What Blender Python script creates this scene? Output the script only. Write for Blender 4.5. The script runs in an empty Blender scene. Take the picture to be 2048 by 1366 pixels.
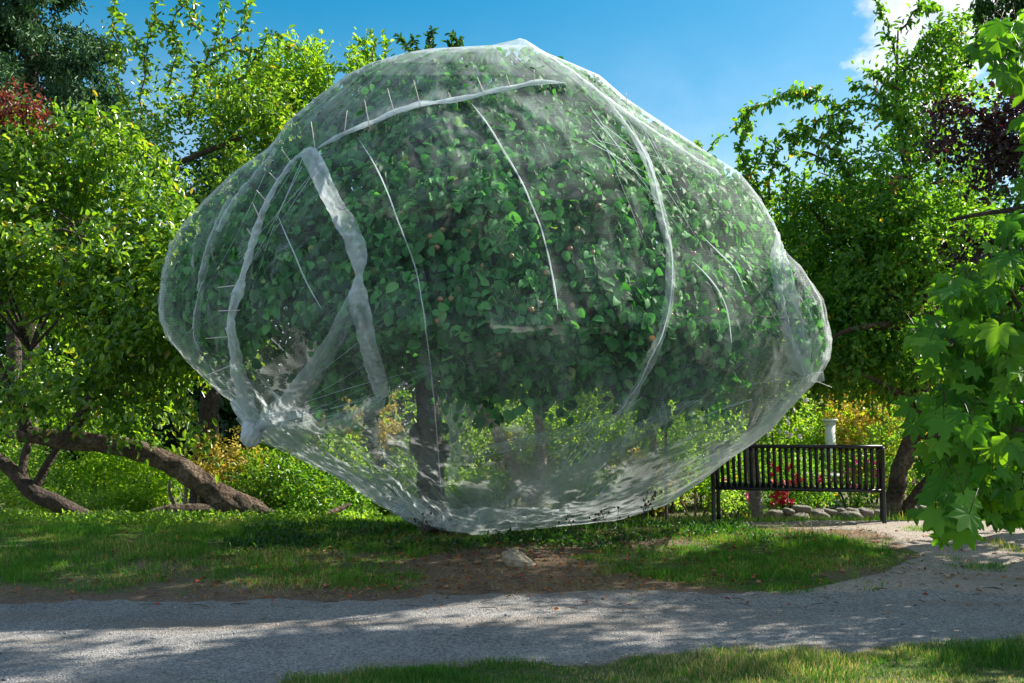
import bpy, math, random
import numpy as np
from mathutils import Vector
from mathutils.bvhtree import BVHTree
R = math.radians
rng = np.random.default_rng(7)
random.seed(7)
SC = bpy.context.scene
COL = SC.collection
FPX = 2048 * 35 / 36.0
TILT = math.atan(177 / FPX)
CAM = np.array([0.0, 0.0, 1.25])
SUN_AZ, SUN_EL = R(65), R(40)      # azimuth measured from +Y towards +X

# ------------------------------------------------------------------ helpers
def ray(px, py):
    u = (px - 1024) / FPX; v = -(py - 683) / FPX
    c, s = math.cos(TILT), math.sin(TILT)
    return np.array([u, c - v * s, s + v * c])

def W(px, py, Y):
    d = ray(px, py)
    return CAM + d * (Y / d[1])

def Wn(px, py, Y):
    u = (px - 1024) / FPX; v = -(py - 683) / FPX
    c, s = math.cos(TILT), math.sin(TILT)
    dy = c - v * s
    k = Y / dy
    return np.stack([u * k, np.broadcast_to(Y, np.shape(k)) * 1.0, 1.25 + (s + v * c) * k], -1)

def fbm(x, y, seed=0):
    r = 0
    for i, (f, a) in enumerate(((1.0, .5), (2.3, .27), (5.1, .14), (11.7, .07))):
        p = seed * 1.7 + i * 2.1
        r = r + a * np.sin(x * f + p + 1.3 * np.sin(y * f * .8 + p * 2)) * np.cos(y * f * 1.1 - p + 1.1 * np.sin(x * f * .7 + p))
    return r

ZY = [(-500, 0), (-5, 0), (5, 0), (7.2, .02), (8.0, .10), (8.8, .19), (9.8, .25), (11.5, .20), (13, .05), (16, -.2), (30, -.22), (900, -.22)]
def tz(x, y):
    x = np.asarray(x, float); y = np.asarray(y, float)
    z = np.interp(y, [a for a, b in ZY], [b for a, b in ZY])
    bank = np.clip((y - 7.2) / 1.0, 0, 1) * np.clip((13 - y) / 2, 0, 1)
    low = np.clip((x - 3.0) / 1.0, 0, 1) * np.clip((10.2 - y) / 1.5, 0, 1)
    z = z - .07 * low * bank
    z = z + bank * .022 * fbm(x * 1.3, y * 1.6, 3) + bank * .01 * fbm(x * 5, y * 5, 5)
    return z

def sock(n, name):
    for s in n.inputs:
        if s.name == name: return s

def tube(pts, rad, seg=10, n=None, bump=0.0, seed=0):
    pts = np.array(pts, float); rad = np.array(rad, float)
    m = len(pts)
    n = n or max(4, (m - 1) * 5)
    t = np.linspace(0, m - 1, n + 1); out = []; rr = []
    for q in t:
        i = min(int(q), m - 2); f = q - i
        p0 = pts[max(i - 1, 0)]; p1 = pts[i]; p2 = pts[i + 1]; p3 = pts[min(i + 2, m - 1)]
        out.append(.5 * (2 * p1 + (p2 - p0) * f + (2 * p0 - 5 * p1 + 4 * p2 - p3) * f * f + (3 * p1 - p0 - 3 * p2 + p3) * f ** 3))
        rr.append(rad[i] * (1 - f) + rad[i + 1] * f)
    out = np.array(out); rr = np.array(rr)
    T = np.gradient(out, axis=0); T /= np.linalg.norm(T, axis=1)[:, None] + 1e-9
    up = np.array([0.31, 0.17, 0.93]) if abs(T[0][2]) < .9 else np.array([1.0, .1, 0])
    A = np.cross(T, up); A /= np.linalg.norm(A, axis=1)[:, None] + 1e-9
    B = np.cross(T, A)
    ang = np.linspace(0, 2 * math.pi, seg, endpoint=False)
    L = np.linspace(0, np.linalg.norm(np.diff(out, axis=0), axis=1).sum(), n + 1)
    k = rr[:, None] * (1 + bump * (fbm(np.cos(ang)[None] * 2 + L[:, None] * 3, np.sin(ang)[None] * 2 + L[:, None] * 4, seed) * 1.6))
    V = out[:, None] + A[:, None] * (np.cos(ang)[None, :, None] * k[..., None]) + B[:, None] * (np.sin(ang)[None, :, None] * k[..., None])
    V = V.reshape(-1, 3)
    F = []
    i, j = np.meshgrid(np.arange(n), np.arange(seg), indexing='ij')
    a = i * seg + j; b = i * seg + (j + 1) % seg
    F = np.stack([a, b, b + seg, a + seg], -1).reshape(-1, 4)
    V = np.vstack([V, out[0], out[-1]])
    e = len(V) - 2
    j = np.arange(seg)
    c0 = np.stack([np.full(seg, e), (j + 1) % seg, j], -1)
    c1 = np.stack([np.full(seg, e + 1), n * seg + j, n * seg + (j + 1) % seg], -1)
    return V, [F, c0, c1]

def join(parts):
    V = []; F = []; o = 0
    for v, fs in parts:
        V.append(v)
        for f in (fs if isinstance(fs, list) else [fs]):
            F.append(f + o)
        o += len(v)
    return np.vstack(V), F

def box(c, s, rz=0, rx=0):
    c = np.array(c, float); x, y, z = np.array(s) / 2
    v = np.array([[-x, -y, -z], [x, -y, -z], [x, y, -z], [-x, y, -z], [-x, -y, z], [x, -y, z], [x, y, z], [-x, y, z]])
    if rx:
        q = v.copy(); v[:, 1] = q[:, 1] * math.cos(rx) - q[:, 2] * math.sin(rx); v[:, 2] = q[:, 1] * math.sin(rx) + q[:, 2] * math.cos(rx)
    if rz:
        q = v.copy(); v[:, 0] = q[:, 0] * math.cos(rz) - q[:, 1] * math.sin(rz); v[:, 1] = q[:, 0] * math.sin(rz) + q[:, 1] * math.cos(rz)
    f = np.array([[0, 3, 2, 1], [4, 5, 6, 7], [0, 1, 5, 4], [1, 2, 6, 5], [2, 3, 7, 6], [3, 0, 4, 7]])
    return v + c, [f]

def mk(name, V, F, mat, parent=None, smooth=True, attrs=None, uv=None):
    if not isinstance(F, list): F = [F]
    F = [np.asarray(f) for f in F if len(f)]
    V = np.asarray(V, float)
    org = np.zeros(3)
    me = bpy.data.meshes.new(name)
    me.vertices.add(len(V)); me.vertices.foreach_set('co', V.astype(np.float32).ravel())
    loops = np.concatenate([f.ravel() for f in F])
    tot = np.concatenate([np.full(len(f), f.shape[1]) for f in F])
    st = np.concatenate([[0], np.cumsum(tot)[:-1]])
    me.loops.add(len(loops)); me.loops.foreach_set('vertex_index', loops.astype(np.int32))
    me.polygons.add(len(tot)); me.polygons.foreach_set('loop_start', st.astype(np.int32)); me.polygons.foreach_set('loop_total', tot.astype(np.int32))
    me.update(calc_edges=True)
    if smooth: me.polygons.foreach_set('use_smooth', np.ones(len(tot), bool))
    for k, (dom, arr) in (attrs or {}).items():
        a = me.attributes.new(k, 'FLOAT', dom); a.data.foreach_set('value', np.asarray(arr, np.float32).ravel())
    if uv is not None:
        l = me.uv_layers.new(name='UVMap'); l.data.foreach_set('uv', uv[loops].astype(np.float32).ravel())
    me.materials.append(mat)
    o = bpy.data.objects.new(name, me); COL.objects.link(o)
    if parent: o.parent = parent
    return o

def tag(o, label=None, cat=None, group=None, kind=None):
    if label: o['label'] = label
    if cat: o['category'] = cat
    if group: o['group'] = group
    if kind: o['kind'] = kind
    return o

def thing(name, label, cat, group=None, loc=None):
    # parts are modelled in world coordinates; the Empty marks the thing's base
    o = bpy.data.objects.new(name, None); COL.objects.link(o); o.empty_display_size = .3
    return tag(o, label, cat, group)

# ------------------------------------------------------------------ materials
def newmat(name):
    m = bpy.data.materials.new(name); m.use_nodes = True
    nt = m.node_tree; nt.nodes.clear()
    out = nt.nodes.new('ShaderNodeOutputMaterial')
    return m, nt, out

def N(nt, t, **kw):
    n = nt.nodes.new(t)
    for k, v in kw.items():
        if k in n.inputs.keys() if hasattr(n.inputs, 'keys') else False: n.inputs[k].default_value = v
        else: setattr(n, k, v)
    return n

def ramp(nt, stops):
    n = nt.nodes.new('ShaderNodeValToRGB'); cr = n.color_ramp
    while len(cr.elements) < len(stops): cr.elements.new(.5)
    for e, (p, c) in zip(cr.elements, stops):
        e.position = p; e.color = (*c, 1) if len(c) == 3 else c
    return n

def noise(nt, scale, detail=4, rough=.6, vec=None):
    n = nt.nodes.new('ShaderNodeTexNoise'); n.inputs['Scale'].default_value = scale
    n.inputs['Detail'].default_value = detail; n.inputs['Roughness'].default_value = rough
    if vec is not None: nt.links.new(vec, n.inputs['Vector'])
    return n

def leafmat(name, stops, trans, tf=.42, rough=.38, spec=.45):
    m, nt, out = newmat(name)
    at = nt.nodes.new('ShaderNodeAttribute'); at.attribute_name = 'rnd'
    cr = ramp(nt, stops); nt.links.new(at.outputs['Fac'], cr.inputs[0])
    p = nt.nodes.new('ShaderNodeBsdfPrincipled'); p.inputs['Roughness'].default_value = rough
    p.inputs['Specular IOR Level'].default_value = spec
    nt.links.new(cr.outputs[0], p.inputs['Base Color'])
    tr = nt.nodes.new('ShaderNodeBsdfTranslucent')
    mx = nt.nodes.new('ShaderNodeMix'); mx.data_type = 'RGBA'; mx.blend_type = 'MULTIPLY'; mx.inputs[0].default_value = 1
    nt.links.new(cr.outputs[0], mx.inputs[6]); mx.inputs[7].default_value = (*trans, 1)
    nt.links.new(mx.outputs[2], tr.inputs['Color'])
    ms = nt.nodes.new('ShaderNodeMixShader'); ms.inputs[0].default_value = tf
    nt.links.new(p.outputs[0], ms.inputs[1]); nt.links.new(tr.outputs[0], ms.inputs[2])
    nt.links.new(ms.outputs[0], out.inputs[0])
    return m

def barkmat(name, c1, c2, c3, sc=6, bump=.6):
    m, nt, out = newmat(name)
    tc = nt.nodes.new('ShaderNodeTexCoord')
    n1 = noise(nt, sc, 6, .65, tc.outputs['Object']); n2 = noise(nt, sc * 5, 6, .78, tc.outputs['Object'])
    vo = nt.nodes.new('ShaderNodeTexVoronoi'); vo.inputs['Scale'].default_value = sc * 5; nt.links.new(tc.outputs['Object'], vo.inputs['Vector'])
    cr = ramp(nt, [(.3, c1), (.5, c2), (.68, c3)]); nt.links.new(n1.outputs[0], cr.inputs[0])
    mx = nt.nodes.new('ShaderNodeMix'); mx.data_type = 'RGBA'; mx.blend_type = 'MULTIPLY'; mx.inputs[0].default_value = .8
    cr2 = ramp(nt, [(.38, (.22, .22, .22)), (.6, (1.25, 1.25, 1.25))]); nt.links.new(n2.outputs[0], cr2.inputs[0])
    nt.links.new(cr.outputs[0], mx.inputs[6]); nt.links.new(cr2.outputs[0], mx.inputs[7])
    p = nt.nodes.new('ShaderNodeBsdfPrincipled'); p.inputs['Roughness'].default_value = .9
    nt.links.new(mx.outputs[2], p.inputs['Base Color'])
    ma = nt.nodes.new('ShaderNodeMath'); ma.operation = 'ADD'; nt.links.new(n2.outputs[0], ma.inputs[0]); nt.links.new(vo.outputs['Distance'], ma.inputs[1])
    b = nt.nodes.new('ShaderNodeBump'); b.inputs['Strength'].default_value = bump; b.inputs['Distance'].default_value = .045
    nt.links.new(ma.outputs[0], b.inputs['Height']); nt.links.new(b.outputs[0], p.inputs['Normal'])
    nt.links.new(p.outputs[0], out.inputs[0])
    return m

def plain(name, c1, c2, sc=8, rough=.7, bump=.2, metal=0, dist=.01):
    m, nt, out = newmat(name)
    tc = nt.nodes.new('ShaderNodeTexCoord')
    n1 = noise(nt, sc, 6, .65, tc.outputs['Object'])
    cr = ramp(nt, [(.33, c1), (.66, c2)]); nt.links.new(n1.outputs[0], cr.inputs[0])
    p = nt.nodes.new('ShaderNodeBsdfPrincipled'); p.inputs['Roughness'].default_value = rough; p.inputs['Metallic'].default_value = metal
    nt.links.new(cr.outputs[0], p.inputs['Base Color'])
    n2 = noise(nt, sc * 6, 4, .6, tc.outputs['Object'])
    b = nt.nodes.new('ShaderNodeBump'); b.inputs['Strength'].default_value = bump; b.inputs['Distance'].default_value = dist
    nt.links.new(n2.outputs[0], b.inputs['Height']); nt.links.new(b.outputs[0], p.inputs['Normal'])
    nt.links.new(p.outputs[0], out.inputs[0])
    return m

def netmat(name, dens, streak, col=(.80, .87, .92), weave=True, sc=(15, .9, 1)):
    m, nt, out = newmat(name)
    L = nt.links.new
    uv = nt.nodes.new('ShaderNodeUVMap'); uv.uv_map = 'UVMap'
    def M(op, a=None, b=None, clamp=False):
        n = nt.nodes.new('ShaderNodeMath'); n.operation = op; n.use_clamp = clamp
        for i, x in enumerate((a, b)):
            if x is None: continue
            if isinstance(x, (int, float)): n.inputs[i].default_value = x
            else: L(x, n.inputs[i])
        return n.outputs[0]
    # gathered-thread streaks that follow the folds (u across the folds, v along them)
    mp = nt.nodes.new('ShaderNodeMapping'); mp.inputs['Scale'].default_value = sc; L(uv.outputs[0], mp.inputs[0])
    n1 = noise(nt, 1.0, 5, .62, mp.outputs[0]); n1.inputs['Distortion'].default_value = .5
    mp2 = nt.nodes.new('ShaderNodeMapping'); mp2.inputs['Scale'].default_value = (3.2, 1.6, 1); L(uv.outputs[0], mp2.inputs[0])
    n2 = noise(nt, 1.0, 3, .5, mp2.outputs[0])
    s = M('POWER', M('MULTIPLY', M('SUBTRACT', n1.outputs[0], .34, True), 3.0, True), 1.5)
    s = M('MULTIPLY', s, M('MULTIPLY', M('SUBTRACT', n2.outputs[0], .38, True), 4.0, True))
    mp3 = nt.nodes.new('ShaderNodeMapping'); mp3.inputs['Scale'].default_value = (.9, 1.2, 1); L(uv.outputs[0], mp3.inputs[0])
    n4 = noise(nt, 1.0, 4, .6, mp3.outputs[0])
    d = M('ADD', M('MULTIPLY', s, streak), M('MULTIPLY', M('MULTIPLY', M('SUBTRACT', n4.outputs[0], .28, True), 4.2), dens))
    if weave:
        sv = nt.nodes.new('ShaderNodeSeparateXYZ'); L(uv.outputs[0], sv.inputs[0])
        fc = nt.nodes.new('ShaderNodeFloatCurve'); fc.inputs['Factor'].default_value = 1
        cv = fc.mapping.curves[0]
        for q, (x_, y_) in enumerate(((0, .72), (.22, .44), (.45, .20), (.66, .52), (1, .90))):
            if q < 2 and q < len(cv.points): cv.points[q].location = (x_, y_)
            else: cv.points.new(x_, y_)
        fc.mapping.update(); L(M('DIVIDE', sv.outputs[1], VMAX), fc.inputs['Value'])
        d = M('MULTIPLY', d, M('MULTIPLY', fc.outputs[0], 2.6))
        sp = nt.nodes.new('ShaderNodeSeparateXYZ'); L(uv.outputs[0], sp.inputs[0])
        wv = M('SINE', M('MULTIPLY', sp.outputs[0], 2 * math.pi / .022))
        wh = M('SINE', M('MULTIPLY', sp.outputs[1], 2 * math.pi / .022))
        d = M('MULTIPLY', d, M('ADD', M('MULTIPLY', M('ADD', wv, wh), .15), 1.0))
    d = M('MINIMUM', d, .95)
    # thread coverage of a woven sheet seen obliquely: 1-(1-d)^(1/cos)
    g = nt.nodes.new('ShaderNodeNewGeometry')
    dp = nt.nodes.new('ShaderNodeVectorMath'); dp.operation = 'DOT_PRODUCT'
    L(g.outputs['Normal'], dp.inputs[0]); L(g.outputs['Incoming'], dp.inputs[1])
    cs = M('MAXIMUM', M('ABSOLUTE', dp.outputs['Value']), .15)
    cov = M('SUBTRACT', 1.0, M('POWER', M('SUBTRACT', 1.0, d), M('DIVIDE', 1.0, cs)), True)
    df = nt.nodes.new('ShaderNodeBsdfDiffuse'); df.inputs[0].default_value = (*col, 1)
    tl = nt.nodes.new('ShaderNodeBsdfTranslucent'); tl.inputs[0].default_value = (*col, 1)
    a = nt.nodes.new('ShaderNodeMixShader'); a.inputs[0].default_value = .45; L(df.outputs[0], a.inputs[1]); L(tl.outputs[0], a.inputs[2])
    tr = nt.nodes.new('ShaderNodeBsdfTransparent')
    mx = nt.nodes.new('ShaderNodeMixShader'); L(cov, mx.inputs[0]); L(tr.outputs[0], mx.inputs[1]); L(a.outputs[0], mx.inputs[2])
    L(mx.outputs[0], out.inputs[0])
    return m

G_APPLE = leafmat('apple_leaf', [(0, (.010, .055, .020)), (.45, (.05, .20, .065)), (.95, (.12, .36, .11)), (1, (.30, .38, .15))], (1.5, 1.9, .4), .32, .55, .16)
G_LEFT = leafmat('orchard_leaf', [(0, (.032, .095, .018)), (.5, (.105, .235, .038)), (.95, (.22, .36, .07)), (1, (.34, .26, .06))], (2.1, 1.9, .30), .5, .28, .6)
G_BRIGHT = leafmat('bright_leaf', [(0, (.09, .20, .02)), (.6, (.15, .29, .03)), (1, (.26, .36, .05))], (2.5, 2.3, .45), .55, .4, .4)
G_RIGHT = leafmat('pear_leaf', [(0, (.045, .13, .028)), (.6, (.095, .22, .04)), (.96, (.16, .29, .05)), (1, (.36, .20, .06))], (2.6, 2.5, .40), .48, .38, .45)
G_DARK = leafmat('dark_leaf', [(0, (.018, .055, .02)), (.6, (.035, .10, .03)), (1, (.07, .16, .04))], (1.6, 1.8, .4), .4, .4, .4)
G_CON = leafmat('conifer_needle', [(0, (.025, .07, .035)), (.6, (.05, .13, .055)), (1, (.11, .21, .08))], (1.2, 1.3, .6), .2, .5, .3)
G_RED = leafmat('red_leaf', [(0, (.06, .014, .016)), (.6, (.12, .026, .024)), (1, (.28, .10, .05))], (1.8, 1.0, .8), .4, .4, .4)
G_PLUM = leafmat('plum_leaf', [(0, (.016, .009, .014)), (.6, (.032, .014, .024)), (.97, (.06, .028, .042)), (1, (.2, .03, .03))], (1.6, .6, .6), .18, .35, .55)
G_MAPLE = leafmat('maple_leaf', [(0, (.040, .145, .014)), (.6, (.080, .225, .022)), (1, (.14, .30, .035))], (2.2, 2.0, .35), .48, .5, .3)
G_SHRUB = leafmat('shrub_leaf', [(0, (.09, .19, .04)), (.6, (.16, .29, .07)), (1, (.25, .33, .08))], (2.4, 2.3, .55), .55, .4, .4)
G_YEL = leafmat('yellow_shrub_leaf', [(0, (.22, .27, .04)), (.5, (.42, .38, .07)), (1, (.6, .45, .14))], (1.4, 1.2, .5), .45, .5, .3)
G_GRASS = leafmat('grass_blade', [(0, (.035, .12, .014)), (.5, (.075, .215, .026)), (.76, (.14, .28, .04)), (.84, (.28, .24, .10)), (1, (.45, .37, .20))], (2.2, 2.1, .5), .35, .6, .2)
G_LAWN = leafmat('half_dry_grass_blade', [(0, (.03, .11, .015)), (.50, (.07, .21, .03)), (.66, (.16, .24, .06)), (.80, (.36, .31, .15)), (1, (.55, .46, .27))], (1.5, 1.5, .6), .35, .6, .2)
G_DRY = leafmat('dry_grass', [(0, (.10, .15, .04)), (.4, (.24, .20, .09)), (1, (.46, .36, .19))], (1.3, 1.2, .7), .3, .7, .2)
M_LITTER = leafmat('fallen_leaf', [(0, (.10, .035, .015)), (.4, (.25, .09, .03)), (.8, (.38, .20, .07)), (1, (.45, .05, .03))], (1, .9, .7), .2, .7, .2)
B_APPLE = barkmat('apple_bark', (.06, .05, .042), (.12, .10, .085), (.2, .175, .15), 5, .8)
B_LEAN = barkmat('reddish_bark', (.06, .04, .028), (.12, .08, .055), (.25, .19, .14), 4, 1.0)
B_DARK = barkmat('dark_bark', (.03, .022, .018), (.06, .042, .034), (.11, .08, .06), 5, .7)
B_GREY = barkmat('grey_bark', (.12, .10, .085), (.22, .19, .16), (.32, .29, .25), 5, .6)
B_TWIG = barkmat('twig_bark', (.05, .03, .02), (.09, .06, .04), (.14, .10, .07), 9, .3)
VMAX = 8.0   # length of the sheet from crown to hem, metres; cloth is doubled at the hem, made denser on top to imitate sunlit patches
NET = netmat('white_garden_netting', .082, .10)
NET2 = netmat('doubled_netting', .17, .22, weave=False)
NETB = netmat('wrinkled_netting', .34, .55, (.80, .87, .92), False, (3, 16, 1))
NETC = netmat('stitched_netting', .40, .3, weave=False)
NET3 = netmat('gathered_netting', .62, .3, weave=False)
M_STICK = plain('pale_stick', (.55, .52, .5), (.75, .72, .70), 20, .6, .1)
M_BLACK = plain('black_coated_steel', (.008, .008, .009), (.014, .014, .015), 30, .38, .05)
M_STONE = plain('pale_stone', (.10, .09, .075), (.27, .245, .21), 9, .9, .8, 0, .02)
M_ROCK = plain('tan_rock', (.20, .165, .11), (.40, .345, .26), 11, .9, .6, 0, .015)
M_COL = plain('weathered_concrete', (.5, .5, .49), (.68, .68, .67), 8, .85, .3)
M_ROSE = plain('crimson_petal', (.48, .015, .04), (.62, .04, .09), 20, .5, .1)
M_PINK = plain('pink_petal', (.65, .05, .25), (.8, .25, .42), 20, .5, .1)
M_WHITE = plain('white_petal', (.6, .58, .55), (.8, .78, .75), 20, .5, .1)
M_PALEPINK = plain('pale_pink_petal', (.5, .28, .30), (.7, .48, .48), 20, .5, .1)
M_APPLE = plain('green_red_apple_skin', (.12, .19, .045), (.34, .09, .07), 14, .35, .02)
M_ORANGE = plain('orange_fruit_skin', (.65, .22, .03), (.7, .3, .06), 14, .35, .02)

# ------------------------------------------------------------------ leaves
T_SMALL = (np.array([(0, 0, 0), (.5, .35, .12), (.38, .75, .06), (0, 1, -.16), (-.38, .75, .06), (-.5, .35, .12)], float),
           np.array([(0, 1, 2, 3), (0, 3, 4, 5)]))
T_BIG = (np.array([(0, 0, 0), (0, .33, .0), (0, .68, -.04), (0, 1, -.2), (.40, .16, .08), (.5, .48, .12), (.36, .80, .02), (-.40, .16, .08), (-.5, .48, .12), (-.36, .80, .02)], float),
         np.array([(0, 4, 1), (4, 5, 1), (1, 5, 2), (5, 6, 2), (2, 6, 3), (7, 0, 1), (8, 7, 1), (8, 1, 2), (9, 8, 2), (9, 2, 3)]))
T_BLADE = (np.array([(-.5, 0, 0), (.5, 0, 0), (.36, .55, .05), (-.36, .55, .05), (0, 1, .22)], float), np.array([(0, 1, 2), (0, 2, 3), (3, 2, 4)]))

def maple_template():
    # seven pointed lobes around the end of the stalk
    lobes = [(90, 1.0), (52, .93), (15, .76), (-24, .46)]
    half = []
    for k, (a, l) in enumerate(lobes):
        if k == 0: half.append((90, l, -.16))
        else:
            half.append((a + 11, l * .74, .04)); half.append((a + 9, l * .82, .03)) if l > .7 else None
            half.append((a, l, -.16 * l))
            if l > .5: half.append((a - 9, l * .80, .04))
            half.append((a - 12, l * .72, .05))
        if k == 0:
            half.append((81, .84, -.06)); half.append((79, .76, -.04))
        if k < 3:
            an = lobes[k + 1][0]; half.append(((a + an) / 2, [.62, .55, .42][k], .05))
    half.append((-55, .16, .02))
    half = [h for h in half if h]
    right = [(math.cos(R(a)) * l, math.sin(R(a)) * l, h) for a, l, h in half]
    left = [(-x, y, h) for x, y, h in reversed(right[1:])]
    V = [(0, 0, 0)] + right + left
    n = len(V) - 1
    # open at the stalk
    F = [(0, i + 1, i) for i in range(1, n)] + [(0, 1, n)]
    F = [(0, i, i + 1) for i in range(1, len(right))] + [(0, i, i + 1) for i in range(len(right) + 1, n)] + [(0, n, 1)]
    return np.array(V, float), np.array(F)
T_MAPLE = maple_template()

def norm(a): return a / (np.linalg.norm(a, axis=-1, keepdims=True) + 1e-9)

def leaves(P, D, Nn, L, Wd, tmpl):
    tv, tf = tmpl
    D = norm(D); S = norm(np.cross(D, Nn)); Nn = np.cross(S, D)
    n = len(P); L = np.broadcast_to(L, n); Wd = np.broadcast_to(Wd, n)
    V = P[:, None] + S[:, None] * (tv[None, :, 0:1] * Wd[:, None, None]) + D[:, None] * (tv[None, :, 1:2] * L[:, None, None]) + Nn[:, None] * (tv[None, :, 2:3] * L[:, None, None])
    F = (tf[None] + (np.arange(n) * len(tv))[:, None, None]).reshape(-1, tf.shape[1])
    return V.reshape(-1, 3), F, len(tf)

def leafobj(name, P, D, Nn, L, Wd, tmpl, mat, parent, rnd=None, smooth=True):
    V, F, k = leaves(P, D, Nn, L, Wd, tmpl)
    r = rng.random(len(P)) if rnd is None else rnd
    return mk(name, V, F, mat, parent, smooth, {'rnd': ('FACE', np.repeat(r, k))})

def clusters_to_leaves(C, O, per, spread, droop, ups=.8):
    """C cluster centres, O outward directions -> leaf points on short curved twigs"""
    n = len(C)
    tw = norm(O + rng.normal(0, .45, (n, 3)) + np.array([0, 0, -droop]))
    t = np.tile(np.linspace(0, 1, per), (n, 1)) + rng.normal(0, .06, (n, per))
    ln = spread * (0.6 + .9 * rng.random(n))
    P = C[:, None] + tw[:, None] * (t * ln[:, None])[..., None] + rng.normal(0, spread * .22, (n, per, 3))
    P[..., 2] -= (t ** 2) * ln[:, None] * droop * .5
    D = norm(tw[:, None] * .6 + rng.normal(0, .7, (n, per, 3)) + np.array([0, 0, -droop * .8]))
    Nn = norm(rng.normal(0, .55, (n, per, 3)) + np.array([0, 0, ups]) + norm(O)[:, None] * .55)
    return P.reshape(-1, 3), D.reshape(-1, 3), Nn.reshape(-1, 3)

def blob_clusters(blobs, n, edge=.35, hole=0.0, seed=1, hf=1.6):
    """blobs: px,py,Y,rx px,rz px,ry m. returns points + outward"""
    w = np.array([b[3] * b[4] * (1 if len(b) < 7 else b[6]) / b[2] ** 0 for b in blobs], float); w /= w.sum()
    idx = rng.choice(len(blobs), n, p=w)
    B = np.array([list(W(b[0], b[1], b[2])) + [b[3] * b[2] / FPX, b[5], b[4] * b[2] / FPX] for b in blobs])
    u = norm(rng.normal(0, 1, (n, 3))); r = rng.random(n) ** edge
    lump = 1 + .16 * fbm(u[:, 0] * 4 + idx * 3, u[:, 2] * 4 + u[:, 1] * 3, seed)
    off = u * (r * lump)[:, None] * B[idx, 3:]
    P = B[idx, :3] + off
    if hole > 0:
        q = fbm(P[:, 0] * hf, P[:, 2] * hf + P[:, 1] * .7, seed + 9)
        k = q > (hole - .5)
        P, u = P[k], u[k]
    k = P[:, 2] > tz(P[:, 0], P[:, 1]) + .05
    return P[k], u[k]

def crown(parent, blobs, n, per, L, mat, spread=.22, droop=.3, edge=.35, hole=.0, seed=1, wr=.6, tmpl=T_SMALL, name='crown'):
    C, O = blob_clusters(blobs, n, edge, hole, seed)
    P, D, Nn = clusters_to_leaves(C, O, per, spread, droop)
    k = P[:, 2] > tz(P[:, 0], P[:, 1]) + .01
    P, D, Nn = P[k], D[k], Nn[k]
    s = L * (.65 + .7 * rng.random(len(P)))
    return leafobj(name, P, D, Nn, s, s * wr, tmpl, mat, parent)

def twigs_for(parent, origins, blobs, mat, n, r0=.02, seed=3, name='branch'):
    parts = []
    C, O = blob_clusters(blobs, n, .5, 0, seed)
    for c in C:
        o = np.array(origins[rng.integers(len(origins))], float)
        m = (o + c) / 2 + rng.normal(0, .15, 3) + np.array([0, 0, .15])
        parts.append(tube([o, m, c], [r0, r0 * .6, r0 * .2], 5, 6))
    V, F = join(parts)
    return mk(name, V, F, mat, parent)

def sprays(parent, lines, Y, L, mat, barkm, step=.035, r0=.012, wr=.55, droop=.5, name='shoot', per=2, cl=.05):
    """leafy shoots: lines are pixel polylines at depth Y; each shoot is a part with its leaves as a sub-part"""
    for ln in lines:
        pts = np.array([W(a, b, Y + (c[0] if c else 0)) for a, b, *c in ln]); pts[1:, 1] += rng.normal(0, .12, len(pts) - 1)
        q_ = np.linspace(0, len(pts) - 1, len(pts) * 3)
        pp = np.stack([np.interp(q_, np.arange(len(pts)), pts[:, i]) for i in range(3)], 1); pp[1:-1] += rng.normal(0, .025, pp[1:-1].shape)
        v, f = tube(pp, np.linspace(r0, r0 * .2, len(pp)), 5, len(pp) * 3, 0)
        sh = mk(name, v, f, barkm, parent)
        d = np.linalg.norm(np.diff(pp, axis=0), axis=1); s = np.concatenate([[0], np.cumsum(d)])
        q = np.repeat(np.arange(s[-1] * .04, s[-1] + step, step), per); q = np.clip(q + rng.normal(0, step, len(q)), 0, s[-1])
        P = np.stack([np.interp(q, s, pp[:, i]) for i in range(3)], 1)
        tdir = norm(np.stack([np.interp(np.minimum(q + .1, s[-1]), s, pp[:, i]) - np.interp(np.maximum(q - .1, 0), s, pp[:, i]) for i in range(3)], 1))
        off = rng.normal(0, cl, P.shape) * np.clip(1.3 - q / s[-1], .3, 1)[:, None] * (rng.random(len(q)) > .35)[:, None]
        P = P + off
        D = norm(tdir * .55 + rng.normal(0, .7, P.shape) + np.array([0, 0, -droop])); s_ = L * (.6 + .7 * rng.random(len(P)))
        leafobj('foliage', P, D, norm(rng.normal(0, .6, P.shape) + np.array([0, 0, .8])), s_, s_ * wr, T_SMALL, mat, sh)

# ------------------------------------------------------------------ camera, light, sky
cd = bpy.data.cameras.new('camera'); cam = bpy.data.objects.new('camera', cd); COL.objects.link(cam)
cd.lens = 35; cd.sensor_width = 36; cd.clip_end = 2000; cd.clip_start = .05
cam.location = CAM; cam.rotation_euler = (R(90) + TILT, 0, 0); SC.camera = cam

sl = bpy.data.lights.new('sun', 'SUN'); so = bpy.data.objects.new('sun', sl); COL.objects.link(so)
sl.energy = 5.0; sl.angle = R(.55); sl.color = (1, .93, .80)
sd = Vector((math.sin(SUN_AZ) * math.cos(SUN_EL), math.cos(SUN_AZ) * math.cos(SUN_EL), math.sin(SUN_EL)))
so.rotation_euler = sd.to_track_quat('Z', 'Y').to_euler()

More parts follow.
